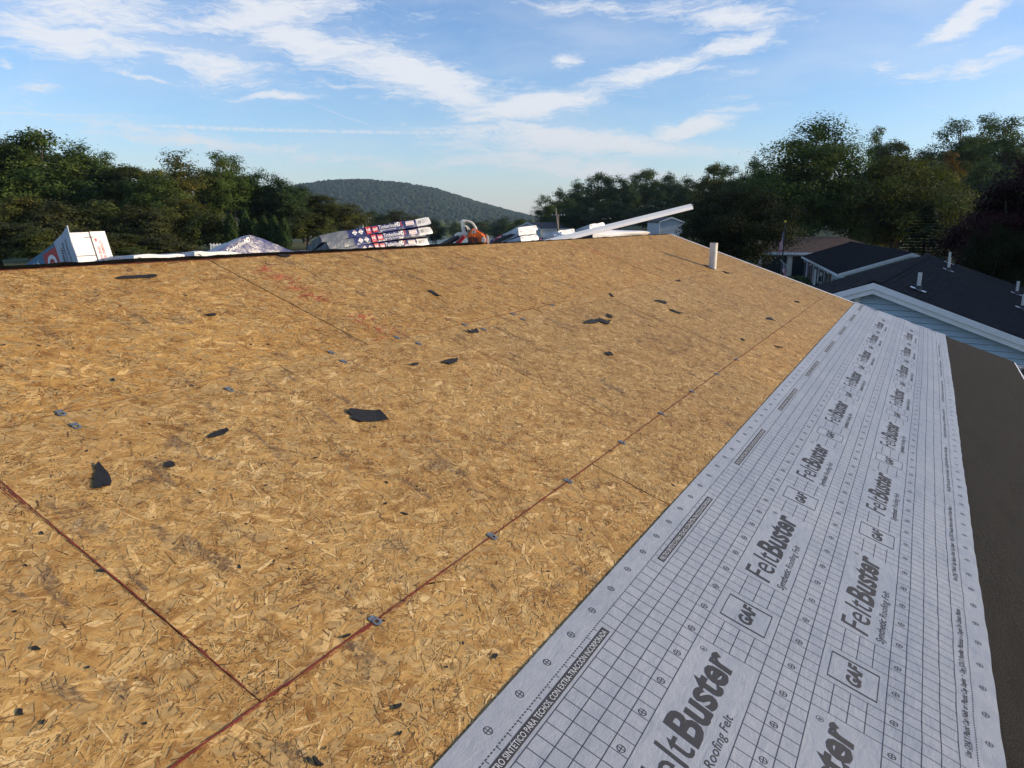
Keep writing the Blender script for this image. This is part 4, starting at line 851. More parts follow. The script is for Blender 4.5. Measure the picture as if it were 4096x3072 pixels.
    d = np.array([e[0]-b[0], 0, e[1]-b[1]]); d /= np.linalg.norm(d); E_ = np.array([e[0], -.055, e[1]]); m_ = MB(); m_.tube([E_+d*.0005, E_+d*.004], [.0188, .015], 18); m_.tube([E_+d*.0042, E_+d*.006], .006, 12); m_.build('end_cap', [pbr('red_cap', (.55, .09, .10), .4)], r2)
blower()
# ---- long white trim, lying up the far slope and sticking out past the ridge
def trim():
    d = np.array([1.50, -1.255]); d /= np.linalg.norm(d)
    o = 7.98*XH+.175*WH+.006*NH; A = d[0]*XH+d[1]*WH; B = -d[1]*XH+d[0]*WH
    root = tag(empty('trim_length'), 'long white metal trim length sticking up past the ridge', 'trim'); 
    prof = [(0, 0), (.014, 0), (.014, .003), (.004, .004), (.004, .018), (.011, .020), (.011, .0225), (.003, .0245), (.003, .0285), (.008, .030), (.008, .0325), (.004, .0345), (.026, .072), (.023, .074), (.000, .0355)]
    V = []; n = len(prof)
    for t in (-.28, 1.955):
        for b, h in prof: V.append(o+A*t+B*(b)+NH*h)
    m_ = MB(); m_.add(V, [(i, (i+1) % n, n+(i+1) % n, n+i) for i in range(n)]+[tuple(range(n)), tuple(range(2*n-1, n-1, -1))]); m_.build('profile', [M['white_metal']], root)
    m_ = MB(); e = o+A*1.955
    for h in (.03, .055): m_.tube([e+NH*h, e+NH*h+A*.012], .0025, 6)
    m_.build('end_tab', [M['white_metal']], root)
trim()
# ---- white roll of sheet, flattened towards the right
def roll():
    root = tag(empty('sheet_roll'), 'crumpled white plastic roll lying at the ridge under the slanting trim', 'roll')
    c0 = 9.05*XH+.20*WH; c1 = 10.75*XH+.06*WH; n = 26; V = []; st = 16; r = np.random.default_rng(2)
    for i in range(st+1):
        t = i/st; c = c0+(c1-c0)*t; hh = .062*(1-t)**.6+.020; ww = .085+.03*t
        for k in range(n):
            a = 2*math.pi*k/n; rr = 1+.05*math.sin(3*a+t*7)+.04*math.sin(5*a-t*13); V.append(c+WH*(ww*math.cos(a)*rr)+NH*(hh+hh*math.sin(a)*rr+.004))
    m_ = MB(); m_.add(V, [(i*n+k, i*n+(k+1) % n, (i+1)*n+(k+1) % n, (i+1)*n+k) for i in range(st) for k in range(n)], 0, True); m_.add(V[-n:], [tuple(range(n))])
    m_.build('roll_film', [M['wrap_white']], root)
    m_ = MB(); P = [V[k]*.82+(c0+NH*.085)*.18+XH*.015 for k in range(n)]; m_.add(P, [tuple(range(n))]); m_.build('roll_hollow_shade', [M['print_black']], root)  # black face in the open end, painted shade of the hollow
roll()
# ================================================================ NEIGHBOURING BUILDINGS
def gable_house(name, label, apex, az, length, hw, slope, base, over=.35, roof='roof_black', wall='siding_blue', trim='white_vinyl', courses=0.0, tabs=0.0, cat='house'):
    """origin at the near ridge end; local x runs back along the ridge, y to the left"""
    root = tag(empty(name, tuple(apex), (0, 0, az)), label, cat); H = base-apex[2]
    we = hw-over; zt = -we*slope-.16
    m_ = MB(); x0, x1 = .3, length-.3
    m_.add([(x0, -we, H), (x1, -we, H), (x1, we, H), (x0, we, H), (x0, -we, zt), (x1, -we, zt), (x1, we, zt), (x0, we, zt), (x0, 0, -.16), (x1, 0, -.16)],
           [(0, 1, 5, 4), (2, 3, 7, 6), (1, 2, 6, 9, 5), (3, 0, 4, 8, 7)]); m_.build('wall', [M[wall]], root)
    th = .13
    for sg in (-1, 1):
        m_ = MB(); y1, z1 = sg*hw, -hw*slope
        V = [(x, y, z-d) for d in (.0, th) for x in (0, length) for y, z in ((0, -.02), (y1, z1-.02))]
        Fs = [(0, 1, 3, 2), (4, 6, 7, 5), (0, 4, 5, 1), (2, 3, 7, 6), (1, 5, 7, 3), (0, 2, 6, 4)]; m_.add(V, Fs); rf = m_.build('roof', [M[roof]], root)
        if tabs:
            V, Fq = [], []; sl_ = math.hypot(1, slope); rows = int(hw*sl_/tabs); r = np.random.default_rng(3); ex, ez = 1/sl_, -slope/sl_; q = -th*0
            for i in range(rows):
                s0, s1 = i*tabs-.02, (i+1)*tabs; x = -r.random()*.3
                while x < length:
                    w = r.uniform(.16, .42); a, b_ = max(0, x), min(length, x+w-.006); x += w
                    if b_-a < .03: continue
                    lift = .012+.008*r.random(); k = len(V); s0_ = max(0, s0)
                    for s_, h in ((s0_, .003), (s1, lift)):
                        for xx in (a, b_): V.append((xx, sg*s_*ex, s_*ez+h-.02))
                    for xx in (a, b_): V.append((xx, sg*s1*ex, s1*ez+.001-.02))
                    Fq += [(k, k+1, k+3, k+2), (k+2, k+3, k+5, k+4)]
            c = np.repeat(np.random.default_rng(4).uniform(.7, 1.35, (len(V)//6, 1)), 6, 0)*np.array([[.013, .013, .0155]])
            tag(obj('shingle_courses', nmesh('shingle_courses', V, np.array(Fq), [M['shingle_col']], col=c), rf), kind='stuff')
        # rake boards on the near gable, two steps, and eave fascia
        for nm, dx, d0, d1 in (('rake_board', -.025, .03, .16), ('rake_board', .012, .163, .27)):
            m_ = MB(); V = [(x, y, z) for x in (dx, dx+.022) for y, z in ((0, -d0), (y1, z1-d0), (y1, z1-d1), (0, -d1))]; m_.add(V, [(0, 1, 2, 3), (4, 7, 6, 5), (0, 4, 5, 1), (3, 2, 6, 7), (1, 5, 6, 2)]); m_.build(nm, [M[trim]], root)
        m_ = MB(); m_.box((.0, y1-(.0 if sg > 0 else .11), z1-.20), (length, y1+(.11 if sg > 0 else .0), z1-.08)); m_.build('gutter', [M[trim]], root)
        m_ = MB(); ya, yb = sorted((sg*we, y1)); m_.box((.01, ya, z1-.25), (length, yb, z1-.205)); m_.build('soffit', [M[trim]], root)
    m_ = MB(); V = []
    for x in np.arange(-.01, length, .22):
        x2 = min(length, x+.24); b = len(m_.v); m_.add([(xx, y, z) for xx, e in ((x, .012), (x2, .022)) for y, z in ((-.15, -.15*slope+e), (0, e+.004), (.15, -.15*slope+e))], [(0, 3, 4, 1), (1, 4, 5, 2)])
    m_.build('ridge_cap', [M[roof]], root)
    if courses:
        z = -.28; n = 0
        while z > H and n < 30:
            z2 = z-courses; yl = min(we, (-z-.28)/slope+.12); yl2 = min(we, (-z2-.28)/slope+.12)
            m_ = MB(); m_.add([(x0-.004, -yl, z), (x0-.004, yl, z), (x0-.046, yl2, z2+.018), (x0-.046, -yl2, z2+.018), (x0-.003, yl2, z2+.002), (x0-.003, -yl2, z2+.002)], [(0, 3, 2, 1), (3, 5, 4, 2)]); m_.build('siding_board', [M[wall]], root); z = z2; n += 1
    return root
mt = bpy.data.materials.new('shingle_col'); mt.use_nodes = True; t = NT(mt.node_tree); t.put(t.n['Principled BSDF'].inputs['Base Color'], t.new('ShaderNodeAttribute', attribute_name='col').outputs['Color']); t.n['Principled BSDF'].inputs['Roughness'].default_value = .9; t.n['Principled BSDF'].inputs['Specular IOR Level'].default_value = .12
bn = t.new('ShaderNodeBump'); bn.inputs['Strength'].default_value = .7; bn.inputs['Distance'].default_value = .006; t.put(bn.inputs['Height'], t.noise(t.new('ShaderNodeTexCoord').outputs['Object'], 160.0, 2.0)); t.l.new(bn.outputs[0], t.n['Principled BSDF'].inputs['Normal']); M['shingle_col'] = mt
H1 = gable_house('blue_house', 'pale blue sided house with black shingle roof and white rake boards next door', (17.8, -2.688, -1.06), R(-3.6), 15.7, 5.6, .352, -5.4, courses=.118, tabs=.142)
def flue(root, x, y, slope, h, rad=.042):
    z = -abs(y)*slope; m_ = MB(); m_.tube([(x, y, z-.1), (x, y, z+h)], rad, 14); p = m_.build('vent_pipe', [M['pvc']], root)
    m_ = MB(); m_.tube([(x, y, z+.0), (x, y, z+.11)], [rad*1.9, rad*1.15], 14); m_.build('rubber_boot', [M['blower_black']], p)
    m_ = MB(); sg = -1 if y < 0 else 1; V = [(x+a, y+b*.0+c, -abs(y+c)*slope+.026) for a, b, c in ((-.13, 0, -.16), (.13, 0, -.16), (.13, 0, .16), (-.13, 0, .16))]; m_.add(V, [(0, 1, 2, 3)]); m_.build('flashing', [M['white_metal']], p)
for x, y, h in ((1.44, -.76, .40), (10.6, -.95, .42), (14.3, -.80, .42), (10.8, -2.9, .42), (6.2, -2.93, .40)): flue(H1, x, y, .352, h)
m_ = MB(); m_.box((.262, .29, -3.2), (.272, .385, -.30)); m_.box((.258, .268, -3.2), (.266, .286, -.29)); m_.build('trim_board', [M['white_vinyl']], H1)
P2 = at(3100+1140*.4823, 800+435*.4823, 50.0); HH2 = P2[2]
H2 = gable_house('ranch_house', 'long low house with grey front, two doors and black roof behind the blue house', P2, R(13.0), 23.5, 3.95, .334, -5.6, wall='siding_pale', courses=.0, tabs=.16)
def facade(x0, x1, z0, z1, mat, d=.03, name='panel', par=None):
    y = 3.6; m_ = MB(); m_.box((x0, y+.001, z0), (x1, y+d, z1)); return m_.build(name, [M[mat]], par or H2)
s2 = 1.087
for a, b in ((16.2, 19.8), (5.3, 8.3)):
    br = facade(a*s2, b*s2, -4.2, -1.62, 'brick', .05, 'brick_panel')
    V, Fq = [], []
    for i in range(34):
        for j in range(int((b-a)*s2/.22)):
            x = a*s2+.22*j+(.11 if i % 2 else 0); z = -4.19+.075*i; k = len(V); V += [(x, 3.655, z), (x+.21, 3.655, z), (x+.21, 3.655, z+.065), (x, 3.655, z+.065)]; Fq.append((k, k+3, k+2, k+1))
    tag(obj('bricks', nmesh('bricks', V, np.array(Fq), [M['brick']]), br), kind='stuff')
def win(x0, x1, z0, z1, sh=.42):
    w_ = facade(x0, x1, z0, z1, 'door_white', .075, 'window'); m_ = MB(); mid = (x0+x1)/2
    m_.box((x0+.08, 3.676, z0+.08), (mid-.04, 3.679, z1-.08)); m_.box((mid+.04, 3.676, z0+.08), (x1-.08, 3.679, z1-.08)); m_.build('pane', [M['glass']], w_)
    if sh:
        for a in (x0-sh-.03, x1+.03): facade(a, a+sh, z0, z1, 'shutter', .07, 'shutter')
win(21.9*s2, 23.2*s2, -3.3, -1.85); win(16.9*s2, 18.2*s2, -3.3, -1.85); win(6.2*s2, 7.5*s2, -3.0, -1.75); win(3.0*s2, 4.0*s2, -2.9, -1.85, 0)
for a, b in ((12.9, 15.2), (9.3, 11.5)):
    fr = facade(a*s2, b*s2, -4.2, -1.85, 'red_brown', .055, 'door_surround'); facade((a+.12)*s2, (b-.75)*s2, -4.2, -2.0, 'door_white', .08, 'door', fr)
m_ = MB(); m_.tube([(9.1*s2, 3.62, -2.2), (9.1*s2, 3.85, -2.2)], .03, 8); m_.box((9.1*s2-.1, 3.75, -2.6), (9.1*s2+.1, 3.95, -2.25)); m_.build('porch_lamp', [M['shutter']], H2)
# brown hip-roofed house further back
def hip_house():
    c = at(3270, 985, 78); root = tag(empty('brown_roof_house', (c[0], c[1], 0), (0, 0, AZ-R(16))), 'house with brown hip roof partly behind the dark round maple', 'house')
    zt = at(3228, 946, 78)[2]; ze_ = at(3228, 1003, 78)[2]; a, b = 4.2, 6.4; m_ = MB()
    V = [(-a, -b, ze_), (a, -b, ze_), (a, b, ze_), (-a, b, ze_), (0, -2.2, zt), (0, 2.2, zt)]; m_.add(V, [(0, 1, 4), (1, 2, 5, 4), (2, 3, 5), (3, 0, 4, 5)]); m_.build('roof', [M['roof_brown']], root)
    m_ = MB(); m_.box((-a+.5, -b+.5, ze_-3.2), (a-.5, b-.5, ze_-.01)); m_.build('wall', [M['siding_cream']], root)
    m_ = MB(); m_.box((-a-.03, -b-.03, ze_-.22), (a+.03, b+.03, ze_-.005)); m_.build('fascia', [M['white_vinyl']], root)
    for y in (-5, -2.5, 0.3, 3.0): m_ = MB(); m_.box((-a+.44, y, ze_-2.4), (-a+.495, y+2.2, ze_-.35)); m_.build('window', [M['glass']], root)
hip_house()
def box_building(name, label, apex_px, lpx, rpx, D, length, yaw_off, wall, side, roof, brick=False, spout=False):
    """small gable building seen end-on; width and height from where its corners show"""
    a, l, r_ = at(*apex_px, D), at(*lpx, D), at(*rpx, D); w = np.linalg.norm((r_-l)[:2])/2; rise = a[2]-(l[2]+r_[2])/2; g = float(ground_z(a[0], a[1]))-.3
    azz = math.atan2(a[1]-CAM[1], a[0]-CAM[0])+yaw_off; root = tag(empty(name, (a[0], a[1], 0), (0, 0, azz)), label, 'outbuilding'); z1, z0 = a[2]-rise, a[2]
    m_ = MB(); m_.add([(.15, -w+.15, g), (.15, w-.15, g), (.15, w-.15, z1-.05), (.15, 0, z0-.12), (.15, -w+.15, z1-.05)], [(0, 1, 2, 3, 4)]); m_.build('gable_wall', [M[wall]], root)
    m_ = MB(); m_.box((.151, -w+.15, g), (length, w-.15, z1-.04)); m_.build('wall', [M[side]], root)
    for sg in (-1, 1):
        m_ = MB(); V = [(x, y, z) for x in (-.1, length+.1) for y, z in ((0, z0), (sg*w, z1), (sg*w, z1-.16), (0, z0-.16))]; m_.add(V, [(0, 1, 5, 4), (1, 2, 6, 5), (2, 3, 7, 6), (0, 3, 2, 1), (4, 5, 6, 7)]); m_.build('roof', [M[roof]], root)
        m_ = MB(); V = [(x, y, z) for x in (-.14, -.105) for y, z in ((0, z0+.02), (sg*w, z1+.02), (sg*w, z1-.2), (0, z0-.2))]; m_.add(V, [(0, 1, 2, 3), (0, 4, 5, 1), (3, 2, 6, 7), (4, 7, 6, 5)]); m_.build('rake_board', [M['white_vinyl']], root)
    m_ = MB(); m_.box((-.1, -w-.1, z1-.2), (length+.1, -w-.005, z1-.06)); m_.build('gutter', [M['white_vinyl']], root)
    if side == 'siding_cream':
        for k in range(4): m_ = MB(); y = -w+.14; m_.box((.9+k*length/4.4, y-.03, g+.1), (.9+k*length/4.4+length/5.2, y-.002, z1-.6)); m_.build('garage_door', [M['door_white']], root)
    if spout: m_ = MB(); m_.box((.02, w-.2, g), (.12, w-.1, z1-.1)); m_.build('downspout', [M['white_vinyl']], root)
    if brick: m_ = MB(); m_.box((.10, -w+.12, g), (.148, w-.12, g+(z1-g)*.40)); m_.build('brick_base', [M['brick']], root)
    return root
box_building('garage', 'grey gabled garage with row of pale doors beside leaning utility pole', (2111, 889), (2041, 915), (2172, 913), 150, 11, R(-38), 'siding_grey', 'siding_cream', 'roof_grey')
box_building('garage', 'smaller grey garage behind the utility poles', (2217, 887), (2160, 905), (2265, 903), 165, 9, R(-38), 'siding_grey', 'siding_pale', 'roof_grey')
box_building('grey_shed_house', 'tall grey gabled building with brick base and white downspout', (2687, 868), (2624, 890), (2728, 884), 120, 9, R(14), 'siding_grey', 'siding_grey', 'roof_grey', True, True)
# red barn and white shed in the yards behind
box_building('red_barn', 'small red barn with white porch in the yard behind the long house', (3540, 900), (3495, 925), (3640, 925), 118, 8, R(10), 'barn_red', 'barn_red', 'roof_grey')
box_building('white_shed', 'small pale shed with light metal roof beside the purple tree', (3895, 955), (3850, 975), (3950, 972), 80, 4, R(-20), 'siding_cream', 'siding_cream', 'white_metal')
# ---- flags
def flagpole():
    t0 = at(3141, 892, 42); g = float(ground_z(t0[0], t0[1])); root = tag(empty('flagpole', (t0[0], t0[1], g)), 'tall dark flagpole with gold top in the side yard', 'flagpole'); h = t0[2]-g
    m_ = MB(); m_.tube([(0, 0, 0), (0, 0, h)], [.05, .03], 10); m_.build('pole', [M['blower_black']], root)
    m_ = MB(); m_.tube([(0, 0, h), (0, 0, h+.05), (0, 0, h+.11), (0, 0, h+.14)], [.03, .06, .055, .01], 10); m_.build('finial', [M['gold']], root)
    def flag(name, label, org, wdt, hgt, drop, fold, side):
        # limp cloth: stripes run along the fly, the fly hangs down in folds
        r = tag(empty(name, org), label, 'flag'); nu, nv = 30, 39; V, Fs, ms = [], [], []
        e = np.array([-rgt[0], -rgt[1], 0])*side
        for i in range(nu+1):
            for j in range(nv+1):
                s_, q = i/nu, j/nv; x = wdt*fold*(s_+.12*math.sin(5*s_+3*q)); z = -hgt*q*(1-.1*s_)-drop*s_**.8; y = .10*math.sin(9*s_+2*q)*s_**.5
                p = e*x+np.array([fwd[0], fwd[1], 0])*y; V.append((p[0], p[1], z))
        for i in range(nu):
            for j in range(nv):
                k = i*(nv+1)+j; Fs.append((k, k+nv+1, k+nv+2, k+1)); st = int(j/nv*13); ms.append(2 if (i < nu*.4 and j < nv*7/13) else (0 if st % 2 == 0 else 1))
        obj('cloth', nmesh('cloth', V, Fs, [M['flag_red'], M['flag_white'], M['flag_blue']], ms, True), r)
        S_ = []; Ff = []
        for a in range(5):
            for b in range(4):
                i, j = 1+a*2, 2+b*5; p = np.array(V[i*(nv+1)+j])-np.array([fwd[0], fwd[1], 0])*.012; k = len(S_)
                for t in range(10): rr = .022 if t % 2 == 0 else .009; S_.append(tuple(p+np.array([rgt[0], rgt[1], 0])*rr*math.sin(t*.628)+np.array([0, 0, rr*math.cos(t*.628)]))); 
                Ff.append(tuple(range(k, k+10)))
        obj('stars', nmesh('stars', S_, Ff, [M['flag_white']]), r)
    flag('flag', 'large striped flag hanging limp from the tall pole', (t0[0], t0[1], t0[2]-.30), .7, .75, .85, .34, 1)
    b = at(3125, 1070, 41.0); tp = at(3123, 1040, 40.5); root2 = tag(empty('flag_bracket', tuple(b)), 'short slanting white flag staff beside the tall flagpole', 'flag staff')
    m_ = MB(); e = at(3158, 1078, 41); m_.tube([tp-b, e-b], .018, 8); m_.build('staff', [M['white_vinyl']], root2)
    q = at(3131, 1049, 40.6); flag('flag', 'small striped flag hanging from the slanting staff', tuple(q), .5, .36, .55, .55, -1)
flagpole()
# ---- utility poles and wires
def utility(name_label, top_px, D, lean=(0, 0), arms=1, trafo=0):
    tp = at(*top_px, D); g = float(ground_z(tp[0], tp[1])); root = tag(empty('utility_pole', (tp[0]+lean[0], tp[1]+lean[1], g)), name_label, 'utility pole', 'wooden utility poles'); h = tp[2]-g
    L = np.array([-lean[0], -lean[1], h]); m_ = MB(); m_.tube([(0, 0, 0), L], [.19, .13], 10); m_.build('pole', [M['pole_wood']], root)
    for k in range(arms):
        c = L*(1-(.25+.9*k)/h); e = np.array([rgt[0], rgt[1], 0])*1.2; m_ = MB(); m_.obox(c, e, np.array([fwd[0], fwd[1], 0])*.05, np.array([0, 0, .06])); ar = m_.build('crossarm', [M['pole_wood']], root)
        for s_ in (-.9, -.45, .45, .9): m_ = MB(); m_.tube([c+e*s_+(0, 0, .06), c+e*s_+(0, 0, .26)], [.05, .035], 7); m_.build('insulator', [M['white_vinyl']], ar)
    for k in range(trafo):
        c = L*(1-2.6/h)+np.array([rgt[0], rgt[1], 0])*(.55*(k-1)); m_ = MB(); m_.tube([c+(0, 0, -.5), c+(0, 0, .45), c+(0, 0, .55)], [.25, .25, .1], 12); m_.build('transformer', [M['siding_grey']], root)
    return np.array([tp[0], tp[1], tp[2]-.2])
pa = utility('leaning utility pole in front of the grey garages', (2222, 832), 125, (.9, -.6), 0)
pb = utility('shorter upright utility pole beside the leaning one', (2233, 856), 132, (0, 0), 1)
pc = utility('utility pole with crossarms and transformers before the far trees', (1424, 853), 150, (1.2, -.6), 2, 3)
pd = utility('utility pole with two small crossarms right of the transformers', (1463, 870), 170, (0, 0), 2)
pe = utility('utility pole rising before the blue spruce', (3741, 805), 85, (.3, 0), 0)
def wire(label, a, b, sag=1.0, rad=.012):
    a, b = np.array(a), np.array(b); m_ = MB(); P = [a+(b-a)*t-np.array([0, 0, sag*4*t*(1-t)]) for t in np.linspace(0, 1, 17)]; m_.tube(P, rad, 5, caps=False); tag(m_.build('power_line', [M['wire']]), label, 'power line')
wire('overhead wire from the leaning pole to the right', pa, at(2790, 872, 118), 1.2); wire('lower overhead wire from the leaning pole to the right', pa-(0, 0, 2.4), at(2790, 905, 118), 1.4); wire('overhead wire from the leaning pole towards the valley', pa, pd, 2.0)
wire('overhead wire running left from the transformer pole', pc-(0, 0, 3.2), at(780, 968, 80), 1.0); wire('overhead wire between the two crossarm poles', pc, pd, .6); wire('service wire sagging to the yard behind the long house', pe, at(3430, 912, 105), .9, .016)
m_ = MB(); q = at(3312, 935, 84); m_.tube([q+(0, 0, -2.5), q], .03, 8); m_.tube([q, q+(0, 0, .06)], .05, 8); tag(m_.build('lamp_mast', [M['pole_wood']]), 'thin mast standing behind the long black roof', 'mast')
# white rail fences in the yards
def fence(label, px0, px1, D, n):
    a, b = at(*px0, D), at(*px1, D); z = float(ground_z(a[0], a[1])); L = math.hypot(*(b-a)[:2]); root = tag(empty('rail_fence', (a[0], a[1], z), (0, 0, math.atan2(b[1]-a[1], b[0]-a[0]))), label, 'fence'); h = 1.25; z = a[2]-h
    for k in range(n+1): m_ = MB(); x = L*k/n; m_.box((x-.05, -.05, 0), (x+.05, .05, h+.1)); m_.build('post', [M['white_vinyl']], root)
    for z_ in (.3, h*.6, h-.12): m_ = MB(); m_.box((.0, -.065, z_), (L, -.052, z_+.12)); m_.build('rail', [M['white_vinyl']], root)
    for k in range(n*3): m_ = MB(); x = L*(k+.5)/(n*3); m_.box((x-.04, .052, .1), (x+.04, .065, h)); m_.build('picket', [M['white_vinyl']], root)
fence('white picket fence under the trees left of the arborvitae row', (842, 972), (880, 972), 68, 3)
fence('pale picket fence beside the small shed', (3860, 1015), (3930, 1015), 76, 4)
# ================================================================ TREES
PROTO = {}
def leaf_quads(P, Nrm, size, rng_, elong=1.5, along=None):
    N = len(P); Nrm = Nrm/(np.linalg.norm(Nrm, axis=1, keepdims=True)+1e-9)
    t = rng_.normal(size=(N, 3)) if along is None else along+rng_.normal(0, .25, (N, 3)); a = np.cross(Nrm, t); a /= np.linalg.norm(a, axis=1, keepdims=True)+1e-9; b = np.cross(Nrm, a)
    sa = (size*.5)[:, None]; sb = sa*elong
    V = np.stack([P-b*sb, P+a*sa*.9+b*sb*.1, P+b*sb+Nrm*sa*.25, P-a*sa*.9-b*sb*.1], 1).reshape(-1, 3)
    return V, np.arange(N*4).reshape(-1, 4)
def broad(key, height, width, trunk_h, n_leaf, leaf, pal, seed, lobes=18, airy=0.0, shape='round', mat='leaf', clusters=26):
    """tapered trunk with limbs, and a crown of leaf-sized faces gathered in clumps on lobes"""
    r = np.random.default_rng(seed); ch = height-trunk_h; rw = width/2
    C, Rl = [], []
    tries = 0
    while len(C) < lobes and tries < 4000:
        tries += 1; d = r.normal(size=3); d /= np.linalg.norm(d); rad = r.uniform(.25, .80)
        h = .5+.5*d[2]*rad*1.05
        prof = {'round': 1.0, 'cone': 1.15-.75*h, 'vase': .55+.6*h, 'oval': 1.0-.25*abs(h-.45)*2}[shape]
        c = np.array([d[0]*rad*rw*prof, d[1]*rad*rw*prof, trunk_h+ch*(.08+.86*h)]); rl = rw*r.uniform(.26, .44)*(1-.25*h)
        if c[2]+rl > height: c[2] = height-rl*r.uniform(.85, 1.0)
        if c[2]-rl < trunk_h*.6: c[2] = trunk_h*.6+rl
        if all(np.linalg.norm((c-q)/np.array([1, 1, .9])) > (rl+q2)*.52 for q, q2 in zip(C, Rl)): C.append(c); Rl.append(rl)
    C.append(np.array([r.normal(0, .1)*rw, r.normal(0, .1)*rw, height-rw*.3])); Rl.append(rw*.3)
    C, Rl = np.array(C), np.array(Rl); wt = Rl**2/np.sum(Rl**2); nl = np.maximum(20, (wt*n_leaf).astype(int)); P, Nn, Cc, Sz = [], [], [], []
    ctr = np.array([0, 0, trunk_h+ch*.45])
    for c, rl, n in zip(C, Rl, nl):
        K = clusters; cdir = r.normal(size=(K, 3)); cdir[:, 2] = cdir[:, 2]*.8+.25; cdir /= np.linalg.norm(cdir, axis=1, keepdims=True); cr = r.uniform(.55, 1.12+.25*airy, K)
        k = r.integers(0, K, n); sp = .26+.06*airy; off = r.normal(0, sp, (n, 3))*np.array([1, 1, .62]); p = c+(cdir[k]*cr[k][:, None]*np.where(r.random(n) < .22, r.random(n)*.7, 1)[:, None]+off)*rl*np.array([1, 1, .85])
        P.append(p); out = (p-ctr)/np.array([rw, rw, ch*.5]); Nn.append(cdir[k]*.5+out*.35+np.array([0, 0, .4])+r.normal(0, .32, (n, 3)))
        kc = r.integers(0, len(pal)); base = np.array(pal)[np.where(r.random(n) < .75, kc, r.integers(0, len(pal), n))]; tone = r.uniform(.68, 1.38, K)[k][:, None]*r.uniform(.9, 1.1, (n, 1))
        Cc.append(base*tone); Sz.append(leaf*r.uniform(.6, 1.35, n))
    P, Nn, Cc, Sz = map(np.concatenate, (P, Nn, Cc, Sz)); V, Fq = leaf_quads(P, Nn, Sz, r)
    crown = nmesh('crown', V, Fq, [M[mat]], col=np.repeat(Cc, 4, 0))
    m_ = MB(); tr = height*.017+.06; top = trunk_h+ch*.62; bend = r.normal(0, .25, 2); pt = lambda t: np.array([bend[0]*math.sin(2.5*t), bend[1]*math.sin(2.1*t), top*t-.3*(t == 0)])
    m_.tube([pt(t) for t in np.linspace(0, 1, 7)], [tr*(1.25 if t == 0 else 1-.75*t) for t in np.linspace(0, 1, 7)], 9)
    for c, rl in zip(C, Rl):
        t0 = min(.95, max(.25, (c[2]-rl*.9)/top*.8)); a = pt(t0); mid = (a+c)/2+np.array([0, 0, -.08*height*.3]); m_.tube([a, mid, c, c+(c-mid)*.35], [tr*(1-.75*t0)*.6, tr*.28, tr*.16, tr*.06], 5, caps=False)
    trunk = m_.mesh('trunk', [M['bark']]); PROTO[key] = (crown, trunk, height, width)
def conifer(key, height, width, n, leaf, pal, seed, droop=.35, mat='needle', col_=False):
    r = np.random.default_rng(seed); P, Nn, Cc, Al, Sz = [], [], [], [], []
    if col_:                                               # columnar arborvitae: upright sprays on a tapered column
        h = r.random(n)**.9; rr = width/2*np.minimum(1, (1.03-h)*2.6)**.6*np.minimum(1, .55+h*3)*r.uniform(.8, 1.06, n); a = r.uniform(0, 2*math.pi, n); wob = 1+.12*np.sin(5*a+h*17)+.08*np.sin(9*a-h*31)
        P = np.stack([np.cos(a)*rr*wob, np.sin(a)*rr*wob, h*height], -1); Nn = np.stack([np.cos(a), np.sin(a), .25+0*a], -1)+r.normal(0, .4, (n, 3)); Al = None; Sz = leaf*r.uniform(.6, 1.3, n); Cc = np.array(pal)[r.integers(0, len(pal), n)]*r.uniform(.65, 1.3, (n, 1))
        V, Fq = leaf_quads(P, Nn, Sz, r, 1.8)
    else:
        tiers = int(height/.42); per = n//tiers
        for k in range(tiers):
            z = .6+(height-.6)*k/tiers; R_ = width/2*(1-(z/height))**.85*r.uniform(.88, 1.08)+.08; nb = 11; ba = r.uniform(0, 6.28)+np.arange(nb)*2*math.pi/nb+r.normal(0, .15, nb); bl = r.uniform(.75, 1.1, nb)
            j = r.integers(0, nb, per); s_ = r.random(per)**.6; a = ba[j]+r.normal(0, .11, per)*(1.1-s_*.4); q = s_*R_*bl[j]
            P.append(np.stack([np.cos(a)*q, np.sin(a)*q, z-droop*q*s_+.10*q+r.normal(0, .05, per)], -1)); d = np.stack([np.cos(a), np.sin(a), -.3+0*a], -1); Al.append(np.cross(d, np.array([0, 0, 1.0]))); Nn.append(np.stack([np.cos(a)*.35, np.sin(a)*.35, 1+0*a], -1)+r.normal(0, .35, (per, 3)))
            Cc.append(np.array(pal)[r.integers(0, len(pal), per)]*(r.uniform(.7, 1.3, nb)[j][:, None])*r.uniform(.8, 1.2, (per, 1))); Sz.append(leaf*r.uniform(.6, 1.3, per))
        P, Nn, Cc, Al, Sz = map(np.concatenate, (P, Nn, Cc, Al, Sz)); V, Fq = leaf_quads(P, Nn, Sz, r, 2.0, Al)
    crown = nmesh('crown', V, Fq, [M[mat]], col=np.repeat(Cc, 4, 0)); m_ = MB(); m_.tube([(0, 0, -.3), (0, 0, height*.5), (0, 0, height*.95)], [height*.018+.04, height*.012+.02, .015], 8); PROTO[key] = (crown, m_.mesh('trunk', [M['bark']]), height, width)
G1_ = [(0.062, 0.102, 0.023), (0.049, 0.083, 0.021), (0.082, 0.11, 0.026)]; G2_ = [(0.071, 0.089, 0.022), (0.089, 0.099, 0.024), (0.059, 0.076, 0.022)]; G3_ = [(0.036, 0.064, 0.025), (0.043, 0.074, 0.027), (0.033, 0.056, 0.025)]
Y1_ = [(0.085, 0.095, 0.021), (0.1, 0.091, 0.021), (0.06, 0.078, 0.021)]; BRN = [(0.066, 0.071, 0.026), (0.055, 0.066, 0.024), (0.075, 0.079, 0.029)]; MAP = [(.018, .026, .009), (.024, .031, .010), (.015, .021, .009)]; PUR = [(.030, .010, .014), (.040, .013, .016), (.022, .010, .012)]
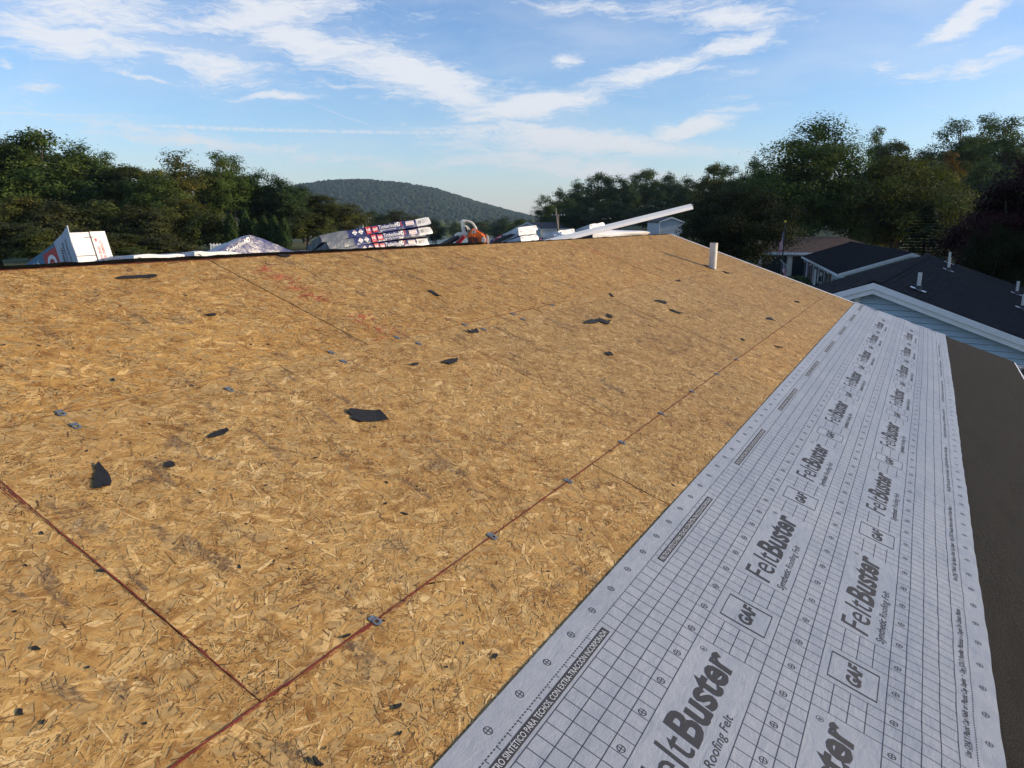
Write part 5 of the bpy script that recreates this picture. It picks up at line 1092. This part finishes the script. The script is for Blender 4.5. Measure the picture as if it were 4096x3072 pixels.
broad('oak_a', 17, 13, 2.6, 20000, 0.24, G1_, 1, 24); broad('oak_b', 17, 11, 3.0, 19000, 0.23, G2_, 2, 22, shape='oval'); broad('oak_c', 16, 12, 2.2, 19000, 0.24, G3_, 3, 22, shape='oval')
broad('locust_a', 18, 10, 4.0, 14000, 0.21, G1_, 4, 20, 1.0, 'vase', clusters=14); broad('locust_b', 17, 11, 4.2, 13500, 0.21, Y1_, 5, 20, 1.0, 'vase', clusters=14); broad('scrub_a', 9, 8, .8, 13000, 0.19, Y1_, 6, 16, .6); broad('scrub_b', 8, 8, .5, 13000, 0.19, BRN, 7, 15, .6); broad('scrub_c', 8.5, 7.5, .6, 13000, 0.19, G2_, 17, 15, .5)
broad('big_maple', 18.5, 14.5, 2.2, 50000, 0.19, G1_, 8, 34, .0, 'oval', clusters=30); broad('round_maple', 14.5, 14, 1.8, 42000, 0.19, [(.070, .085, .020), (.056, .074, .018), (.085, .092, .022)], 9, 30, clusters=30); broad('dark_maple', 11.5, 12.2, 1.4, 46000, 0.145, MAP, 10, 32, .0, 'round', clusters=30); broad('purple_tree', 13, 9.5, 1.0, 40000, 0.15, PUR, 12, 26, .2, 'oval', mat='leaf_purple', clusters=26)
broad('brown_oak', 14, 14, 2, 17000, 0.23, BRN, 13, 20); broad('rough', 15, 11, 2.5, 14000, 0.23, G3_, 14, 18, .8, 'vase', clusters=16); broad('orange_tree', 12, 7, 2, 10000, 0.2, [(.13, .075, .018), (.10, .075, .02)], 15, 14)
broad('shrub', 2.2, 2.6, .1, 3500, .10, G3_, 16, 10)
conifer('spruce', 12.5, 6.2, 11000, .17, [(.050, .062, .060), (.040, .052, .050)], 21); conifer('fir', 11, 9.5, 16000, .22, [(.022, .040, .018), (.030, .048, .020)], 22, .12); conifer('arborvitae', 6.3, 1.7, 4200, .16, [(.028, .052, .014), (.036, .060, .016)], 23, col_=True)
NT_ = [0]
def tree(kind, px, top, D, label, group, wpx=None, name='tree', base_off=0.0, rot=None):
    """px, top: where the crown's middle and tip show in the photograph; D metres off"""
    x, y = px*1.8517, top*1.8517; p = at(x, y, D); g = float(ground_z(p[0], p[1]))+base_off; crown, trunk, h0, w0 = PROTO[kind]; h = p[2]-g; NT_[0] += 1
    sz = h/h0; sx = sz if wpx is None else (wpx*1.8517/F*D*1.04)/w0
    o = tag(empty(name, (p[0], p[1], g), (0, 0, rot if rot is not None else (NT_[0]*2.399) % 6.283)), label, 'shrub' if name == 'shrub' else 'tree', group); o.scale = (sx, sx, sz)
    obj('trunk', trunk, o); obj('crown', crown, o); return o
LW_ = 'trees of the wood left of the valley'
for kind, px, top, D, w, lab in (
    ('oak_a', -30, 283, 96, 190, 'broad oak at the outer end of the left wood'), ('oak_a', 75, 273, 97, 205, 'tallest broad oak crown of the left wood'), ('oak_b', 150, 316, 106, 130, 'oak rising just beyond the tallest crown of the left wood'),
    ('oak_c', 190, 338, 98, 150, 'dark full oak in the middle of the left wood'), ('locust_a', 228, 322, 112, 80, 'thin feathery treetop poking above the left wood'), ('oak_b', 275, 345, 95, 150, 'rounded olive oak before the yellowing locust'),
    ('locust_b', 368, 322, 88, 150, 'yellowing open locust with gaps in its crown'), ('oak_a', 330, 372, 82, 150, 'green layered tree in front of the yellowing locust'), ('locust_a', 462, 323, 92, 95, 'dark double-topped locust, its left top'), ('locust_a', 500, 330, 95, 90, 'dark double-topped locust, its right top'),
    ('oak_c', 548, 362, 98, 110, 'dark oak right of the double-topped locust'), ('oak_c', 602, 374, 96, 120, 'dark rounded oak behind the arborvitae row'), ('rough', 650, 402, 108, 100, 'sparse dark tree sloping down towards the valley'), ('oak_b', 695, 414, 104, 130, 'olive oak at the valley end of the left wood'),
    ('brown_oak', 745, 432, 125, 95, 'last low olive crown of the left wood before the hill'), ('scrub_c', 660, 455, 88, 120, 'low green tree before the olive oak')):
    tree(kind, px, top, D, lab, LW_, w)
for kind, px, top, D, w, lab in (('oak_a', 25, 305, 118, 150, 'oak filling the wood behind the outermost crowns'), ('oak_c', 118, 318, 120, 150, 'dark oak filling the wood behind the tallest crown'), ('oak_a', 205, 345, 122, 150, 'oak filling the wood behind the feathery treetop'), ('oak_c', 305, 362, 118, 150, 'dark oak filling the wood left of the yellowing locust'), ('oak_b', 420, 372, 118, 140, 'olive oak filling the gap between the two locusts'), ('oak_c', 520, 380, 120, 130, 'dark oak filling the wood behind the double-topped locust'), ('oak_c', 575, 392, 122, 120, 'dark oak filling the wood behind the arborvitae')):
    tree(kind, px, top, D, lab, LW_, w)
for k, (kind, px, top, D, w, lab) in enumerate((('scrub_a', 45, 415, 72, 130, 'yellowish undergrowth tree at the outer edge of the wood'), ('scrub_b', 130, 430, 70, 140, 'brownish vine-covered tree behind the blue carton'), ('scrub_c', 215, 425, 74, 140, 'green undergrowth tree right of the vine-covered one'), ('scrub_b', 300, 440, 70, 130, 'brown leaning undergrowth tree behind the flat bundles'),
    ('scrub_a', 390, 420, 76, 130, 'yellow-green bush tree below the yellowing locust'), ('scrub_c', 450, 455, 72, 110, 'small green tree near the white picket fence'), ('scrub_b', -10, 470, 62, 150, 'dark low thicket at the far left of the wood'), ('scrub_c', 90, 490, 60, 130, 'low green thicket directly behind the carton'), ('scrub_b', 180, 492, 60, 130, 'low brown thicket right of the carton'), ('scrub_c', 270, 500, 61, 130, 'low green thicket behind the flat bundles'), ('scrub_b', 350, 505, 62, 120, 'low brown thicket left of the picket fence'))):
    tree(kind, px, top, D, lab, 'undergrowth before the left wood', w)
for px, top, D, lab in ((497, 462, 70, 'narrow arborvitae standing first in the row, nearest the picket fence'), (527, 452, 72, 'tallest arborvitae of the row, with the highest pointed tip'), (548, 472, 70, 'shorter arborvitae next to the tallest of the row'),
        (568, 466, 71, 'arborvitae in the middle of the row behind the bent bundle'), (590, 466, 70, 'arborvitae second from the open end of the row'), (612, 470, 69, 'arborvitae closing the row on the side towards the valley')):
    tree('arborvitae', px, top, D, lab, 'row of columnar arborvitae', 24, 'arborvitae')
for kind, px, top, D, w, lab in (('brown_oak', 850, 448, 185, 110, 'brownish crown above the lettered bundle stack'), ('oak_c', 800, 452, 210, 80, 'dark crown behind the transformer pole'), ('brown_oak', 905, 462, 190, 90, 'low brown crown right of the lettered stack'), ('oak_b', 760, 470, 160, 80, 'low olive crown left of the transformer pole'), ('rough', 940, 478, 200, 50, 'thin dark tree at the lake shore'),
    ('oak_a', 985, 480, 420, 50, 'small green crown across the lake'), ('oak_b', 1035, 476, 400, 60, 'olive crown across the lake right of the field'), ('oak_c', 1085, 466, 300, 70, 'dark crown before the foot of the hill'), ('oak_a', 1125, 470, 240, 60, 'green crown left of the grey garages')):
    tree(kind, px, top, D, lab, 'trees on the valley floor', w)
MR = 'trees of the dark wood behind the garages'
for kind, px, top, D, w, lab in (('locust_a', 1182, 418, 175, 60, 'bare-topped tree at the valley end of the dark wood'), ('oak_c', 1212, 404, 180, 80, 'dark crown above the first grey garage'), ('oak_c', 1250, 386, 190, 80, 'dark crown right of the leaning pole'), ('oak_a', 1298, 368, 200, 95, 'rounded crown at the left of the wood skyline'), ('oak_c', 1345, 376, 190, 80, 'dark crown in the low dip of the wood skyline'),
    ('oak_a', 1395, 361, 200, 95, 'rounded crown above the slanting trim'), ('oak_c', 1445, 370, 195, 85, 'dark crown over the end of the slanting trim'), ('oak_c', 1490, 378, 180, 80, 'dark crown between the trim end and the tall wood'), ('oak_c', 1240, 440, 160, 110, 'low dark crown behind the second garage'), ('oak_c', 1330, 430, 165, 120, 'low dark crown in the middle of the dark wood'), ('oak_c', 1420, 430, 160, 120, 'low dark crown left of the tall grey building'), ('oak_a', 1475, 440, 150, 90, 'low green crown behind the tall grey building')):
    tree(kind, px, top, D, lab, MR, w)
RW = 'trees of the wood behind the houses'
for kind, px, top, D, w, lab in (('oak_b', 1545, 345, 165, 90, 'feathery crown left of the big maple, lower one'), ('locust_a', 1585, 352, 160, 80, 'feathery crown above the dark round maple'), ('oak_c', 1635, 334, 150, 90, 'crown tucked behind the left flank of the big maple'), ('locust_a', 1905, 268, 165, 60, 'slim treetop just right of the big maple'), ('oak_b', 1945, 292, 160, 90, 'brownish crown above the lit round maple'), ('rough', 2000, 322, 150, 90, 'ragged crown behind the lit round maple'),
    ('locust_a', 2085, 250, 155, 100, 'tall feathery locust on the rise'), ('locust_a', 2125, 243, 160, 90, 'tallest feathery locust on the rise'), ('locust_a', 2190, 245, 150, 110, 'feathery locust near the purple tree'), ('orange_tree', 2070, 322, 130, 60, 'small tree turning orange on the rise'), ('oak_b', 2040, 345, 128, 80, 'olive crown below the orange tree'), ('oak_c', 2130, 340, 125, 110, 'dark crown behind the purple tree'), ('oak_c', 2180, 370, 110, 120, 'dark crown beside the purple tree, lower'), ('oak_c', 1850, 400, 125, 120, 'dark crown in the gap between the two large maples'), ('oak_c', 2100, 440, 105, 110, 'dark crown behind the blue spruce')):
    tree(kind, px, top, D, lab, RW, w)
tree('big_maple', 1762, 244, 86, 'biggest broad maple standing above the flagpole yard', None, 250); tree('round_maple', 1962, 316, 88, 'round maple with sunlit yellow-green crown behind the houses', None, 235)
tree('dark_maple', 1605, 388, 60, 'dark dense round maple beside the end of the slanting trim', None, 242); tree('purple_tree', 2215, 325, 46, 'dark purple-leaved tree beside the neighbouring roof', None, 210)
tree('spruce', 2092, 392, 96, 'blue-grey spruce behind the dark fir', None, 112, 'spruce_tree'); tree('fir', 2008, 440, 66, 'wide dark green fir behind the ridge of the blue house', None, 175, 'fir_tree')
tree('dark_maple', 2165, 470, 40, 'dark low tree against the side of the black roof', None, 130, 'tree'); tree('scrub_c', 1862, 470, 84, 'small lit tree behind the long black roof', None, 100)
for k, (x, y, kind, h, lab) in enumerate(((25.5, -18.5, 'oak_c', 11, 'shade tree in the side yard, first towards the street'), (32, -19, 'oak_c', 12, 'shade tree in the side yard, second towards the street'), (39, -18, 'oak_a', 12, 'shade tree behind the blue house, third of the yard trees'), (46, -20, 'oak_c', 13, 'shade tree behind the blue house, fourth of the yard trees'), (54, -22, 'oak_a', 14, 'shade tree beyond the long house, last of the yard trees'), (64, -26, 'oak_c', 16, 'tall shade tree beyond the purple tree'))):
    crown, trunk, h0, w0 = PROTO[kind]; o = tag(empty('tree', (x, y, float(ground_z(x, y))), (0, 0, k*1.7)), lab, 'tree', 'yard trees shading the neighbouring roofs'); o.scale = (.72, .72, h/h0); obj('trunk', trunk, o); obj('crown', crown, o)
for px, top, D, w, lab in ((1722, 592, 46, 70, 'clipped dark hedge shrub beside the flagpole'), (1742, 594, 47, 60, 'clipped dark hedge shrub before the long grey house front'), (1480, 498, 108, 40, 'small green bush at the corner of the tall grey building')): tree('shrub', px, top, D, lab, 'yard shrubs', w, 'shrub')
# ================================================================ THE AIR OF THE VALLEY
m_ = MB(); m_.box((-300, -2600, -16), (3600, 3300, 150))
mt = bpy.data.materials.new('haze'); mt.use_nodes = True; t = NT(mt.node_tree); t.n.remove(t.n['Principled BSDF'])
v = t.new('ShaderNodeVolumePrincipled'); v.inputs['Color'].default_value = (.60, .78, 1.0, 1); v.inputs['Density'].default_value = .0001; v.inputs['Anisotropy'].default_value = .2; t.l.new(v.outputs[0], t.n['Material Output'].inputs['Volume'])
tag(m_.build('haze', [mt]), 'thin blue haze filling the valley air', 'haze', kind='stuff')
